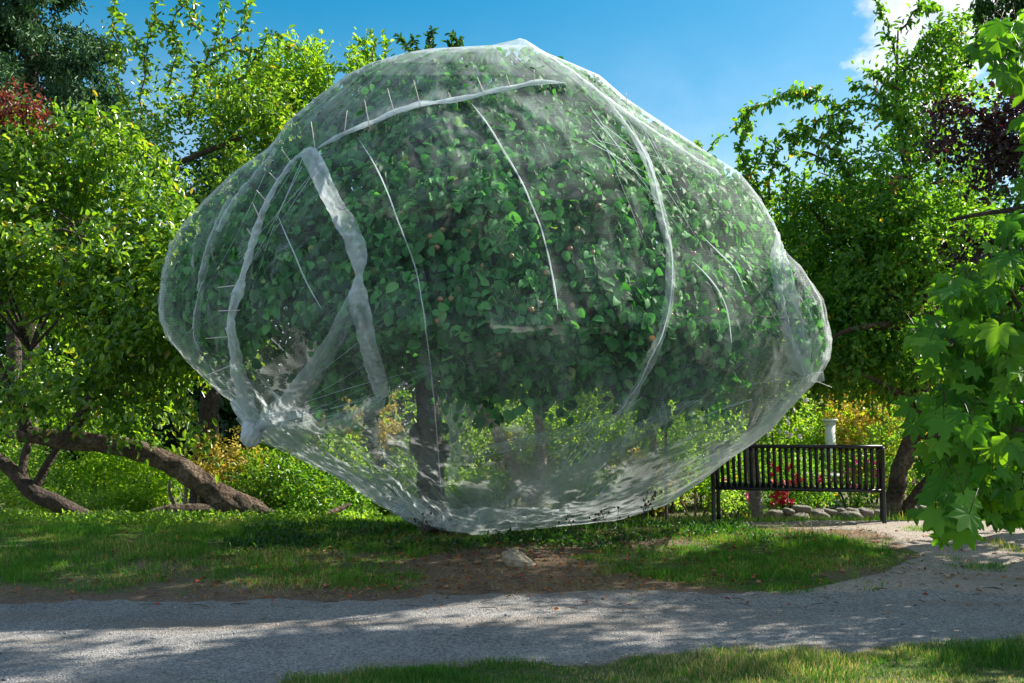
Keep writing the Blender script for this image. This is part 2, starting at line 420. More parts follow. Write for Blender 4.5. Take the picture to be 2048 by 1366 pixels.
wd = bpy.data.worlds.new('World'); SC.world = wd; wd.use_nodes = True
nt = wd.node_tree; nt.nodes.clear()
wo = nt.nodes.new('ShaderNodeOutputWorld'); bg = nt.nodes.new('ShaderNodeBackground')
sky = nt.nodes.new('ShaderNodeTexSky'); sky.sky_type = 'NISHITA'; sky.sun_disc = False
sky.sun_elevation = SUN_EL; sky.sun_rotation = SUN_AZ; sky.air_density = 1.0; sky.dust_density = 1.1; sky.ozone_density = 3.0
hs = nt.nodes.new('ShaderNodeHueSaturation'); hs.inputs['Hue'].default_value = .475; hs.inputs['Saturation'].default_value = 1.5
nt.links.new(sky.outputs[0], hs.inputs['Color']); nt.links.new(hs.outputs[0], bg.inputs[0]); bg.inputs[1].default_value = .073
# a bank of white cloud low in the sky to the right
tc = nt.nodes.new('ShaderNodeTexCoord')
cdir = norm(ray(1915, 0))
dp = nt.nodes.new('ShaderNodeVectorMath'); dp.operation = 'DISTANCE'; nt.links.new(tc.outputs['Generated'], dp.inputs[0]); dp.inputs[1].default_value = tuple(cdir)
nz = noise(nt, 7, 7, .6, tc.outputs['Generated']); nz.inputs['Distortion'].default_value = .3
m1 = nt.nodes.new('ShaderNodeMapRange'); m1.inputs[1].default_value = .17; m1.inputs[2].default_value = .04; m1.inputs[3].default_value = -.30; m1.inputs[4].default_value = .22
nt.links.new(dp.outputs['Value'], m1.inputs[0])
ad = nt.nodes.new('ShaderNodeMath'); ad.operation = 'ADD'; nt.links.new(nz.outputs[0], ad.inputs[0]); nt.links.new(m1.outputs[0], ad.inputs[1])
mr = nt.nodes.new('ShaderNodeMapRange'); mr.interpolation_type = 'SMOOTHSTEP'; mr.inputs[1].default_value = .44; mr.inputs[2].default_value = .58
nt.links.new(ad.outputs[0], mr.inputs[0])
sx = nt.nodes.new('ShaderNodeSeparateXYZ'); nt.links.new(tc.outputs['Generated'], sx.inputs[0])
m2 = nt.nodes.new('ShaderNodeMapRange'); m2.inputs[1].default_value = .45; m2.inputs[2].default_value = -.1; m2.inputs[3].default_value = -.4; m2.inputs[4].default_value = .0  # unseen cloud cover added behind the camera for white fill light
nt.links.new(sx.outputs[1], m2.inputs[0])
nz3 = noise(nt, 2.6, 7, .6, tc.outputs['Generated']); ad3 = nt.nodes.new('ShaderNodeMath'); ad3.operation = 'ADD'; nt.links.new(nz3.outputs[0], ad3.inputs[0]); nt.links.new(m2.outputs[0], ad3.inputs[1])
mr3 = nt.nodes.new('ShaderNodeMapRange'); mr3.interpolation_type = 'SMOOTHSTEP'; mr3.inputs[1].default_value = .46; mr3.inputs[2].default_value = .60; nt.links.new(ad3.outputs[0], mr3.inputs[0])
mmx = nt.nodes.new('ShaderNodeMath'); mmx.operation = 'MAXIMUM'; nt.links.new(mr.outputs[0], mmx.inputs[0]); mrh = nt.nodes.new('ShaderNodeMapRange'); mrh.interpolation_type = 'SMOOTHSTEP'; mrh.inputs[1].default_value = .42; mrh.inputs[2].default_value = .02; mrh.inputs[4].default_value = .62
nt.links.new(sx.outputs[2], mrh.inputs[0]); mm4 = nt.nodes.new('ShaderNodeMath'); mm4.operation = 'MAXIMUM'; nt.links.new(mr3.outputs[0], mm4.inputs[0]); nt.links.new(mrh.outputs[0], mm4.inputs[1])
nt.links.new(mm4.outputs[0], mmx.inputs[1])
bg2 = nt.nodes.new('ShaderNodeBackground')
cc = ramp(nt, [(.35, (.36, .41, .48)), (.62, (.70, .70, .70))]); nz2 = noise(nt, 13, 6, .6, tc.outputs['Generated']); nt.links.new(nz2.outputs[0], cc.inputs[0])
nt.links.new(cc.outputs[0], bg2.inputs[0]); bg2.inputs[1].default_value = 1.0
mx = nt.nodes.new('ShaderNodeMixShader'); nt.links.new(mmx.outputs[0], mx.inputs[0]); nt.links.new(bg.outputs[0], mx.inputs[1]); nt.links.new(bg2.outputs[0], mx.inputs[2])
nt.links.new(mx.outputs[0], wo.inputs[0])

SC.view_settings.view_transform = 'Standard'; SC.view_settings.look = 'None'; SC.view_settings.exposure = 1.16; SC.view_settings.gamma = 1
cy = SC.cycles
cy.max_bounces = 8; cy.diffuse_bounces = 4; cy.glossy_bounces = 2; cy.transmission_bounces = 5; cy.transparent_max_bounces = 24
cy.use_denoising = True; cy.sample_clamp_indirect = 6


# ------------------------------------------------------------------ ground
def path_near(x):   # foreground lawn / gravel boundary
    return np.interp(x, [-6, -2.2, -1.34, -1.1, -.47, .07, .5, .67, 1.6, 3.1, 6], [3.0, 4.2, 4.92, 5.18, 5.41, 5.53, 5.42, 5.66, 5.8, 6.0, 6.3])
def path_far(x):
    return np.interp(x, [-8, -3.5, -1.2, .3, 1.5, 3.5, 8], [7.35, 7.3, 7.3, 7.55, 7.5, 7.6, 7.9])
def grassiness(x, y):
    e = fbm(x * 2.2, y * 2.6, 21) * .9
    g1 = np.clip((-.75 - x + e * 1.2) * 1.3, 0, 1) * np.clip((y - path_far(x) - .12 + e * .35) * 2.2, 0, 1) * np.clip((13.2 - y) * 1, 0, 1)
    g1 = g1 * np.clip(.85 + np.clip((y - 8.4) * .6, 0, 1) + e * 1.1, .0, 1)
    q = 1 - np.sqrt(((x - 2.15) / 1.5) ** 2 + ((y - 8.75) / 1.2) ** 2) + e * .75
    g2 = np.clip(q * 3.2, 0, 1)
    g3 = np.clip((y - 8.75 + e) * 1.0, 0, 1) * np.clip((10.6 - y) * 1.3, 0, 1) * np.clip((2.2 - x) * 1, 0, 1) * np.clip((x + 1.6) * 1, 0, 1) * np.clip(.42 + e * 1.3, 0, 1)
    g4 = np.clip((path_near(x) - y + e * .1) * 9, 0, 1)
    g5 = np.clip((y - 11.7) * 2, 0, 1) * np.clip((13.6 - y) * 2, 0, 1) * np.clip((x - 1.2) * 2, 0, 1) * np.clip(.6 + e * 1.3, 0, 1)
    g6 = np.clip((x - 4.75 + (y - 8.3) * .5 + e * .3) * 3, 0, 1) * np.clip((y - 7.9) * 3, 0, 1) * np.clip((10.5 - y) * 2, 0, 1)
    g7 = np.clip((y - 15.8) * 2, 0, .85) + .85 * np.clip((np.abs(x) - 7.5), 0, 1) * (y > 7.9)
    return np.clip(g1 + g2 + g3 + g4 + g5 + g6 + g7, 0, 1)

def spaced(a, b, step, far, k=1.25):
    c = list(np.arange(a, b + 1e-6, step)); s = step
    while c[-1] < far: s *= k; c.append(c[-1] + s)
    s = step
    while c[0] > -far: s *= k; c.insert(0, c[0] - s)
    return np.array(c)
xs = spaced(-9, 9, .07, 700); ys = spaced(3.0, 14, .07, 700)
X, Y = np.meshgrid(xs, ys)
Z = tz(X, Y)
nx, ny = len(xs), len(ys)
i, j = np.meshgrid(np.arange(ny - 1), np.arange(nx - 1), indexing='ij')
a = i * nx + j
F = np.stack([a, a + 1, a + nx + 1, a + nx], -1).reshape(-1, 4)
V = np.stack([X, Y, Z], -1).reshape(-1, 3)
gm, nt, out = newmat('soil_and_turf')
L = nt.links.new
tc = nt.nodes.new('ShaderNodeTexCoord')
n1 = noise(nt, 3.5, 6, .7, tc.outputs['Object']); n2 = noise(nt, 45, 5, .7, tc.outputs['Object']); n3 = noise(nt, 14, 5, .7, tc.outputs['Object'])
soil = ramp(nt, [(.3, (.085, .055, .038)), (.5, (.17, .115, .08)), (.7, (.30, .215, .15))])
mxn = nt.nodes.new('ShaderNodeMix'); mxn.data_type = 'FLOAT'; mxn.inputs[0].default_value = .55; L(n1.outputs[0], mxn.inputs[2]); L(n2.outputs[0], mxn.inputs[3])
L(mxn.outputs[0], soil.inputs[0])
turf = ramp(nt, [(.35, (.05, .075, .02)), (.55, (.10, .12, .035)), (.72, (.24, .19, .09))]); L(n3.outputs[0], turf.inputs[0])
at = nt.nodes.new('ShaderNodeAttribute'); at.attribute_name = 'turf'
mc = nt.nodes.new('ShaderNodeMix'); mc.data_type = 'RGBA'; L(at.outputs['Fac'], mc.inputs[0]); L(soil.outputs[0], mc.inputs[6]); L(turf.outputs[0], mc.inputs[7])
p = nt.nodes.new('ShaderNodeBsdfPrincipled'); p.inputs['Roughness'].default_value = .95; L(mc.outputs[2], p.inputs['Base Color'])
b = nt.nodes.new('ShaderNodeBump'); b.inputs['Strength'].default_value = .9; b.inputs['Distance'].default_value = .03; L(n2.outputs[0], b.inputs['Height']); L(b.outputs[0], p.inputs['Normal'])
L(p.outputs[0], out.inputs[0])
g = mk('ground', V, F, gm, None, True, {'turf': ('POINT', grassiness(X, Y))}); tag(g, kind='structure')

def gravelmat(name, c1, c2, c3, sc):
    m, nt, out = newmat(name); L = nt.links.new
    tc = nt.nodes.new('ShaderNodeTexCoord')
    vo = nt.nodes.new('ShaderNodeTexVoronoi'); vo.inputs['Scale'].default_value = sc; L(tc.outputs['Object'], vo.inputs['Vector'])
    sp = nt.nodes.new('ShaderNodeSeparateColor'); L(vo.outputs['Color'], sp.inputs[0])
    nn = noise(nt, 1.4, 5, .6, tc.outputs['Object'])
    ad = nt.nodes.new('ShaderNodeMix'); ad.data_type = 'FLOAT'; ad.inputs[0].default_value = .5; L(sp.outputs[0], ad.inputs[2]); L(nn.outputs[0], ad.inputs[3])
    cr = ramp(nt, [(.2, c1), (.5, c2), (.85, c3)]); L(ad.outputs[0], cr.inputs[0])
    p = nt.nodes.new('ShaderNodeBsdfPrincipled'); p.inputs['Roughness'].default_value = .9; mpp = nt.nodes.new('ShaderNodeMapping'); mpp.inputs['Scale'].default_value = (.35, 1.6, 1); L(tc.outputs['Object'], mpp.inputs[0]); nd = noise(nt, .9, 6, .7, mpp.outputs[0]); mpd = ramp(nt, [(.48, (0, 0, 0)), (.66, (.75, .75, .75))]); L(nd.outputs[0], mpd.inputs[0])
    md = nt.nodes.new('ShaderNodeMix'); md.data_type = 'RGBA'; L(mpd.outputs[0], md.inputs[0]); L(cr.outputs[0], md.inputs[6]); md.inputs[7].default_value = (.20, .155, .12, 1)
    L(md.outputs[2], p.inputs['Base Color'])
    b = nt.nodes.new('ShaderNodeBump'); b.inputs['Strength'].default_value = 1; b.inputs['Distance'].default_value = .012; b.invert = True
    L(vo.outputs['Distance'], b.inputs['Height']); L(b.outputs[0], p.inputs['Normal']); L(p.outputs[0], out.inputs[0])
    return m
M_GRAVEL = gravelmat('grey_gravel', (.085, .085, .09), (.24, .235, .235), (.42, .40, .38), 85)
M_DIRTP = gravelmat('packed_dirt', (.21, .17, .145), (.31, .26, .225), (.42, .37, .33), 60)

def strip(name, xs, y0, y1, mat, ny=46, lift=.006, jag=.07, seed=1):
    X = np.repeat(xs[None], ny + 1, 0); t = np.linspace(0, 1, ny + 1)[:, None]
    a = y0(xs) + jag * fbm(xs * 5, xs * 0, seed); b_ = y1(xs) + jag * fbm(xs * 5, xs * 0 + 3, seed + 1)
    Yv = a[None] * (1 - t) + b_[None] * t
    Zv = tz(X, Yv) + (lift + .02) * np.clip(np.minimum(t, 1 - t) * 22, 0, 1) - .02 + .005 * fbm(X * 4, Yv * 5, seed + 4)
    V = np.stack([X, Yv, Zv], -1).reshape(-1, 3); nx = len(xs)
    i, j = np.meshgrid(np.arange(ny), np.arange(nx - 1), indexing='ij'); a = i * nx + j
    return mk(name, V, np.stack([a, a + 1, a + nx + 1, a + nx], -1).reshape(-1, 4), mat)
xsn = np.concatenate([np.linspace(-60, -9, 60), np.linspace(-8.9, 8.9, 260), np.linspace(9, 60, 60)])
tag(strip('path', xsn, lambda x: path_near(x) - .12, lambda x: path_far(x) + .08 + .05 * fbm(x * 14, x * 3, 6), M_GRAVEL, 60, .008, .12), kind='structure')
# the worn dirt path that leaves the gravel on the right and passes the bench
def sp_lo(y): return np.interp(y, [7.5, 8.2, 9.0, 10, 10.6, 11.6], [1.9, 3.0, 3.55, 3.5, 2.3, 1.9])
def sp_hi(y): return np.interp(y, [7.5, 8.2, 9.0, 10, 10.6, 11.6], [6.5, 4.6, 4.9, 5.6, 6.2, 6.6])
ysn = np.linspace(7.25, 11.9, 90); nxp = 60
t = np.linspace(0, 1, nxp + 1)[None]
a0 = (sp_lo(ysn) + .10 * fbm(ysn * 4, ysn * 0, 3))[:, None]; b0 = (sp_hi(ysn) + .1 * fbm(ysn * 4, ysn * 0, 5))[:, None]
X = a0 * (1 - t) + b0 * t; Yv = np.repeat(ysn[:, None], nxp + 1, 1)
Zv = tz(X, Yv) - .02 + .034 * np.clip(np.minimum(np.minimum(t, 1 - t) * 14, np.minimum((12 - Yv) * 6, (Yv - 7.25) * 3)), 0, 1) + .005 * fbm(X * 4, Yv * 5, 8)
i, j = np.meshgrid(np.arange(len(ysn) - 1), np.arange(nxp), indexing='ij'); a = i * (nxp + 1) + j
tag(mk('footpath', np.stack([X, Yv, Zv], -1).reshape(-1, 3), np.stack([a, a + 1, a + nxp + 2, a + nxp + 1], -1).reshape(-1, 4), M_DIRTP), kind='structure')
# pale path far behind the net
tag(strip('far_path', np.linspace(-8, 3.0, 90), lambda x: 13.9 + x * 0, lambda x: 15.6 + x * 0, M_DIRTP, 8, .02, .2), kind='structure')

# loose stones in the gravel
n = 15000
px_ = rng.uniform(-4.2, 4.4, n); py_ = rng.uniform(4.3, 7.5, n)
k = (py_ > path_near(px_) - .05) & (py_ < path_far(px_) + .05); px_, py_ = px_[k], py_[k]; n = len(px_)
oc = np.array([(1, 0, 0), (-1, 0, 0), (0, 1, 0), (0, -1, 0), (0, 0, 1), (0, 0, -.3)], float)
of = np.array([(0, 2, 4), (2, 1, 4), (1, 3, 4), (3, 0, 4), (2, 0, 5), (1, 2, 5), (3, 1, 5), (0, 3, 5)])
sz = .003 + .0045 * rng.random(n) ** 2.5 + (rng.random(n) > .988) * rng.random(n) * .010
ov = oc[None] * sz[:, None, None] * (1 + rng.normal(0, .28, (n, 6, 3)))
ov[..., 2] *= .7
th = rng.uniform(0, 6.28, n); c_, s_ = np.cos(th)[:, None], np.sin(th)[:, None]
ox = ov[..., 0] * c_ - ov[..., 1] * s_ + px_[:, None]; oy = ov[..., 0] * s_ + ov[..., 1] * c_ + py_[:, None]
oz = ov[..., 2] + tz(px_, py_)[:, None] + .012
M_PEB = leafmat('loose_stone', [(0, (.10, .11, .13)), (.6, (.27, .28, .30)), (.95, (.4, .4, .4)), (1, (.6, .58, .55))], (0, 0, 0), 0, .9, .2)
tag(mk('gravel', np.stack([ox, oy, oz], -1).reshape(-1, 3), (of[None] + (np.arange(n) * 6)[:, None, None]).reshape(-1, 3), M_PEB, None, False, {'rnd': ('FACE', np.repeat(rng.random(n), 8))}), 'loose grey stones scattered on the gravel path', 'gravel', None, 'stuff')

def blades(name, n, x0, x1, y0, y1, h, w, mat, dens, label, lean=.35, patch=0):
    x = rng.uniform(x0, x1, n); y = rng.uniform(y0, y1, n)
    d = dens(x, y); k = rng.random(n) < d; x, y = x[k], y[k]; d = d[k]; n = len(x)
    tuft = np.clip(.65 + fbm(x * 3.1, y * 3.7, 31) * 1.1 + .5 * np.clip(fbm(x * 9, y * 11, 33), 0, 1), .25, 2.0)
    P = np.stack([x, y, tz(x, y) - .004], -1)
    D = np.stack([rng.normal(0, lean, n), rng.normal(0, lean, n), np.ones(n)], -1)
    Nn = np.stack([rng.normal(0, 1, n), rng.normal(0, 1, n), np.full(n, .15)], -1)
    ln = h * tuft * (.5 + .8 * rng.random(n))
    rnd = np.clip(rng.random(n) * .8 + fbm(x * 2.4, y * 2.9, 12) * .45 + .12, 0, 1)
    return tag(leafobj(name, P, D, Nn, ln, w * (.6 + .8 * rng.random(n)), T_BLADE, mat, None, rnd, False), label, 'grass', None, 'stuff')
left = lambda x, y: grassiness(x, y)
blades('foreground_grass', 120000, -1.9, 4.2, 4.1, 6.3, .055, .0045, G_LAWN, lambda x, y: np.clip((path_near(x) + .03 + .05 * fbm(x * 6, y * 6, 2) - y) * 14, 0, 1), 'half dry mown grass along the near side of the gravel path')
blades('bank_grass', 280000, -6.5, 4.6, 7.2, 11.6, .055, .0055, G_GRASS, lambda x, y: grassiness(x, y), 'green grass on the low bank beyond the gravel path')
blades('rear_grass', 60000, -9, 7, 11.2, 14.5, .11, .009, G_GRASS, lambda x, y: np.clip(grassiness(x, y) + .1, 0, 1), 'taller grass around the leaning trunks and behind the bench')
blades('dry_straw', 30000, -4.5, 3.6, 7.2, 10.6, .07, .0035, G_DRY, lambda x, y: np.clip(.75 - grassiness(x, y) * .6, 0, 1) * (y > path_far(x) - .02), 'dry straw and mown stems on the bare soil of the bank', 1.9)
# broad weeds under the netted tree
def weed_patch(name, n, x0, x1, y0, y1, L_, mat, label, dens=None, hz=.05, cat='ground cover'):
    x = rng.uniform(x0, x1, n); y = rng.uniform(y0, y1, n)
    if dens is not None: k = rng.random(n) < dens(x, y); x, y = x[k], y[k]
    n = len(x); P = np.stack([x, y, tz(x, y) + rng.random(n) * hz], -1)
    return tag(leafobj(name, P, rng.normal(0, 1, (n, 3)) + [0, 0, .6], rng.normal(0, .6, (n, 3)) + [0, 0, .9], L_ * (.5 + rng.random(n)), L_ * .55, T_SMALL, mat, None), label, cat, None, 'stuff')
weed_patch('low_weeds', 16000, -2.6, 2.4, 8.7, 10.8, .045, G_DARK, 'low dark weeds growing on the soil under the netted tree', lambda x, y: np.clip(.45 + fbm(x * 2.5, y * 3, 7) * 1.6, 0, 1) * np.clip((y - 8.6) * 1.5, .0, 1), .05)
weed_patch('clover_patch', 14000, -7, -1.8, 10.6, 13, .05, G_SHRUB, 'clover and broad weeds in the sunlit grass at the left', lambda x, y: np.clip(.3 + fbm(x * 2, y * 2, 17) * 1.5, 0, 1), .12)
# litter
n = 2600; x = rng.normal(.2, 2.2, n); y = rng.uniform(6.6, 10, n)
k = (y > path_far(x) + .02 - 1.2 * (rng.random(n) > .85) * rng.random(n)); x, y = x[k], y[k]; n = len(x)
tag(leafobj('fallen_leaves', np.stack([x, y, tz(x, y) + .015 + .01 * rng.random(n)], -1), rng.normal(0, 1, (n, 3)) * [1, 1, .25], rng.normal(0, .35, (n, 3)) + [0, 0, 1], .02 + .03 * rng.random(n), .022, T_BIG, M_LITTER, None), 'brown and orange fallen leaves on the soil in front of the netted tree', 'leaf litter', None, 'stuff')

tw_ = []
for k in range(420):
    x = rng.normal(.3, 2.3); y = rng.uniform(6.9, 10.2); a_ = rng.uniform(0, 3.14); l_ = rng.uniform(.03, .16)
    p0 = np.array([x, y, float(tz(x, y)) + .02]); p1_ = p0 + [math.cos(a_) * l_, math.sin(a_) * l_ * .8, rng.uniform(-.005, .012)]
    tw_.append(tube([p0, (p0 + p1_) / 2 + [rng.normal(0, .01), 0, .006], p1_], [.0022, .003, .0012], 4, 3))
v, f = join(tw_); tag(mk('fallen_twigs', v, f, B_TWIG), 'short dry twigs strewn over the bank and the edge of the gravel', 'twigs', None, 'stuff')
n = 420; x = rng.uniform(-5, 3.5, n); y = rng.uniform(7.7, 10.4, n); k = grassiness(x, y) > .3; x, y = x[k], y[k]
tx = np.repeat(x, 16) + rng.normal(0, .035, len(x) * 16); ty = np.repeat(y, 16) + rng.normal(0, .035, len(x) * 16); m_ = len(tx)
tag(leafobj('grass_tufts', np.stack([tx, ty, tz(tx, ty) - .003], -1), np.stack([(tx - np.repeat(x, 16)) * 9 + rng.normal(0, .2, m_), rng.normal(0, .3, m_), np.ones(m_)], -1), rng.normal(0, 1, (m_, 3)) * [1, 1, .1], rng.uniform(.06, .14, m_), .006, T_BLADE, G_GRASS, None, rng.random(m_) * .7, False), 'taller tufts standing out of the short grass of the bank', 'grass', None, 'stuff')

# ------------------------------------------------------------------ the net
ROWS = np.array([(80, 1028, 1052), (90, 985, 1068), (97, 860, 1078), (105, 812, 1092), (125, 742, 1140), (150, 692, 1198), (195, 632, 1250), (245, 575, 1325), (295, 537, 1400), (345, 465, 1478), (400, 408, 1523), (450, 363, 1550), (500, 338, 1568), (540, 323, 1608), (600, 317, 1645), (640, 318, 1653), (680, 338, 1660), (720, 370, 1655), (765, 418, 1628), (800, 458, 1592), (850, 500, 1552), (885, 545, 1510), (920, 612, 1458), (960, 692, 1405), (1010, 770, 1332), (1040, 822, 1235), (1062, 880, 1040), (1070, 915, 985)], float)
Y0 = 10.0
def env(py):
    xl = np.interp(py, ROWS[:, 0], ROWS[:, 1]); xr = np.interp(py, ROWS[:, 0], ROWS[:, 2])
    return (xl + xr) / 2, (xr - xl) / 2
def depthhalf(py):
    _, a = env(py)
    bm = a * Y0 / FPX * .84
    lim = np.interp(py, [80, 110, 200, 400, 650, 850, 1000, 1070], [.15, .8, 1.5, 2.35, 2.7, 2.1, 1.1, .25])
    return np.minimum(bm, lim)
nu, nv = 640, 420
py = np.interp(np.linspace(0, 1, nv), [0, .06, .2, .85, .96, 1], [80, 92, 170, 900, 1045, 1070])
th = np.linspace(0, 2 * math.pi, nu, endpoint=False)
PY, TH = np.meshgrid(py, th, indexing='ij')
cx, aa = env(PY); bb = depthhalf(PY)
# front folds run down the sheet; swags at the sides
ripA = np.interp(PY, [80, 200, 500, 750, 1000, 1070], [.006, .012, .020, .042, .06, .06]) * (1 + 1.7 * np.clip(-np.cos(TH), 0, 1))
warp = .25 * fbm(TH * 2 * 1.0, PY / 160, 4)
rip = ripA * (np.sin((TH + warp) * 37 + 1.5 * np.sin(TH * 5)) * .6 + np.sin((TH + warp * 1.3) * 83 + 2 * np.sin(TH * 7)) * .35) * np.clip(.4 + fbm(TH * 3, PY / 90, 6) * 2.2, 0, 1.5)
_xx = cx + aa * np.cos(TH)
lump = .10 * fbm((_xx + PY * .4) / 120, (PY - _xx * .7) / 150 + TH * .0, 8) + .022 * fbm((_xx + PY * .3) / 42, (PY * .6 - _xx * .6) / 60, 9)
lump *= np.clip(np.abs(np.sin(TH)) * 1.5 + .12, 0, 1)
FOLDS = [[(720, 560, 14), (690, 640, 26), (650, 710, 34), (610, 770, 40), (560, 822, 46), (520, 850, 40)],
         [(560, 850, 40), (660, 852, 34), (730, 825, 30), (775, 790, 26)],
         [(1560, 500, 40), (1572, 560, 50), (1588, 640, 64), (1600, 700, 62), (1612, 748, 44)],
         [(1555, 455, 18), (1548, 520, 26), (1556, 600, 30), (1575, 690, 34), (1605, 750, 30)],
         [(1600, 770, 40), (1560, 815, 60), (1500, 870, 60), (1420, 915, 50), (1330, 950, 46), (1220, 990, 50), (1100, 1025, 40)],
         [(1380, 800, 14), (1300, 850, 40), (1210, 905, 60), (1120, 960, 70), (1020, 1010, 70), (960, 1045, 50)],
         [(1135, 625, 12), (1120, 700, 18), (1085, 790, 22), (1050, 870, 24), (1020, 960, 26), (1000, 1010, 20)],
         [(1060, 760, 14), (1040, 850, 18), (1010, 930, 22), (985, 1000, 20)],
         [(1440, 690, 16), (1425, 760, 26), (1395, 830, 34), (1330, 900, 36), (1240, 955, 34)],
         [(560, 900, 20), (640, 930, 40), (720, 975, 46), (790, 1020, 40), (850, 1045, 30)],
         [(410, 560, 14), (400, 620, 26), (395, 670, 24), (405, 700, 18)],
         [(470, 390, 12), (440, 450, 18), (415, 520, 20), (400, 590, 14)],
         [(350, 480, 8), (335, 560, 26), (330, 640, 24), (355, 690, 16)],
         [(560, 300, 10), (520, 350, 18), (470, 410, 22), (440, 470, 14)],
         [(1080, 110, 14), (1140, 150, 30), (1210, 205, 34), (1280, 255, 30), (1350, 300, 22), (1440, 360, 14)],
         [(1500, 390, 10), (1530, 430, 22), (1552, 480, 24), (1562, 510, 16)],
         [(880, 1040, 30), (930, 1052, 50), (1000, 1050, 46), (1080, 1030, 30)]]
LINES = [(.10, 15, [(632, 302), (690, 268), (760, 240), (835, 210), (900, 203), (960, 190), (1030, 176), (1090, 166), (1135, 168)]),
         (.12, 16, [(605, 310), (575, 345), (545, 392), (522, 445), (500, 520), (478, 590), (466, 640), (474, 700), (486, 770), (505, 835)]),
         (.06, 18, [(624, 315), (640, 345), (668, 400), (695, 455), (716, 505), (722, 545), (716, 590), (730, 645), (744, 700), (756, 745)]),
         (.07, 16, [(1212, 205), (1250, 255), (1285, 310), (1306, 370), (1322, 440), (1336, 510), (1337, 580), (1325, 650), (1300, 715), (1270, 775), (1235, 840), (1190, 905)]),
         (.04, 10, [(715, 275), (750, 330), (800, 450), (838, 565), (850, 640), (862, 740), (872, 850), (884, 990)]),
         (.04, 10, [(940, 205), (1005, 300), (1065, 415), (1102, 545), (1116, 628)]),
         (.09, 22, [(560, 300), (520, 350), (470, 410), (430, 480), (405, 560), (398, 640), (405, 700)]),
         (.07, 14, [(500, 330), (450, 400), (410, 460), (380, 540), (368, 620), (385, 690)]),
         (.05, 10, [(620, 240), (560, 320), (505, 390), (455, 470), (430, 560), (425, 650)]),
         (.06, 16, [(1130, 170), (1200, 240), (1240, 330), (1262, 430), (1255, 540)]),
         (.08, 20, [(1140, 150), (1230, 215), (1330, 290), (1420, 370), (1480, 460), (1510, 560)]),
         (.05, 12, [(1180, 200), (1290, 290), (1390, 400), (1440, 520), (1455, 650)]),
         (.05, 14, [(880, 200), (905, 330), (900, 450)]),
         (.05, 12, [(1000, 185), (1120, 260), (1200, 360)]),
         (.05, 12, [(640, 300), (690, 420), (700, 540)])]
for fl in FOLDS: LINES.append((.05 if fl[0][2] < 20 else .075, 10 + max(q[2] for q in fl) * .28, [(a_, b_) for a_, b_, _ in fl]))
def seg_dist(px, py, pl):
    best = np.full(px.shape, 1e9)
    for (x0, y0), (x1, y1) in zip(pl[:-1], pl[1:]):
        dx, dy = x1 - x0, y1 - y0; t_ = np.clip(((px - x0) * dx + (py - y0) * dy) / (dx * dx + dy * dy), 0, 1)
        best = np.minimum(best, (px - x0 - t_ * dx) ** 2 + (py - y0 - t_ * dy) ** 2)
    return np.sqrt(best)
ridges = np.zeros(PY.shape); XQ = cx + aa * np.cos(TH)
for amp_, wd0, pl_ in LINES:
    dd_ = seg_dist(XQ + 5 * fbm(PY / 40, XQ / 40, 3), PY, pl_)
    ridges += amp_ * (np.exp(-(dd_ / wd0) ** 2) - .45 * np.exp(-(dd_ / (wd0 * 3.2)) ** 2))
ridges *= np.sin(TH) > 0
ridges *= np.clip(np.sin(TH) * 4, 0, 1)
rr = 1 + (rip + lump + ridges) / np.maximum(bb, .3)
XP = cx + aa * np.cos(TH) * (1 + (rip * .5 + lump * .15) / np.maximum(bb, .5)); YD = Y0 - bb * np.sin(TH) * rr
NV = Wn(XP, PY, YD)
i, j = np.meshgrid(np.arange(nv - 1), np.arange(nu), indexing='ij')
a = i * nu + j; b_ = i * nu + (j + 1) % nu
NF = np.stack([a, a + nu, b_ + nu, b_], -1).reshape(-1, 4)
V = NV.reshape(-1, 3)
V[:, 2] = np.maximum(V[:, 2], tz(V[:, 0], V[:, 1]) + .02)
capc = np.array([V[:nu].mean(0) + [0, 0, .02], V[-nu:].mean(0)])
V2 = np.vstack([V, capc]); jj = np.arange(nu); base = (nv - 1) * nu
caps = [np.stack([np.full(nu, nv * nu), jj, (jj + 1) % nu], -1), np.stack([np.full(nu, nv * nu + 1), base + (jj + 1) % nu, base + jj], -1)]
# metric uv: arc length around at the widest row, and down the sheet
vv = np.concatenate([[0], np.cumsum(np.linalg.norm(np.diff(NV[:, nu // 4], axis=0), axis=1))])
print('VMAX', vv[-1])
UV = np.stack([TH * 3.0, np.repeat(vv[:, None], nu, 1)], -1).reshape(-1, 2)
UV = np.vstack([UV, [[0, 0], [0, vv[-1]]]])
net = thing('tree_net', 'white garden netting draped and tied over the whole large apple tree', 'net')
mk('net_sheet', V2, [NF] + caps, NET, net, True, None, UV)
BV = BVHTree.FromPolygons([tuple(v) for v in V], [tuple(int(q) for q in f) for f in NF])
def on_net(px, py, lift=.02):
    d = Vector(ray(px, py)).normalized()
    h, nn, _, _ = BV.ray_cast(Vector(CAM), d)
    if h is None:
        h, nn, _, _ = BV.find_nearest(Vector(W(px, py, Y0)))
    nn = Vector(nn)
    if nn.dot(d) > 0: nn = -nn
    return np.array(h + nn * lift), np.array(nn)
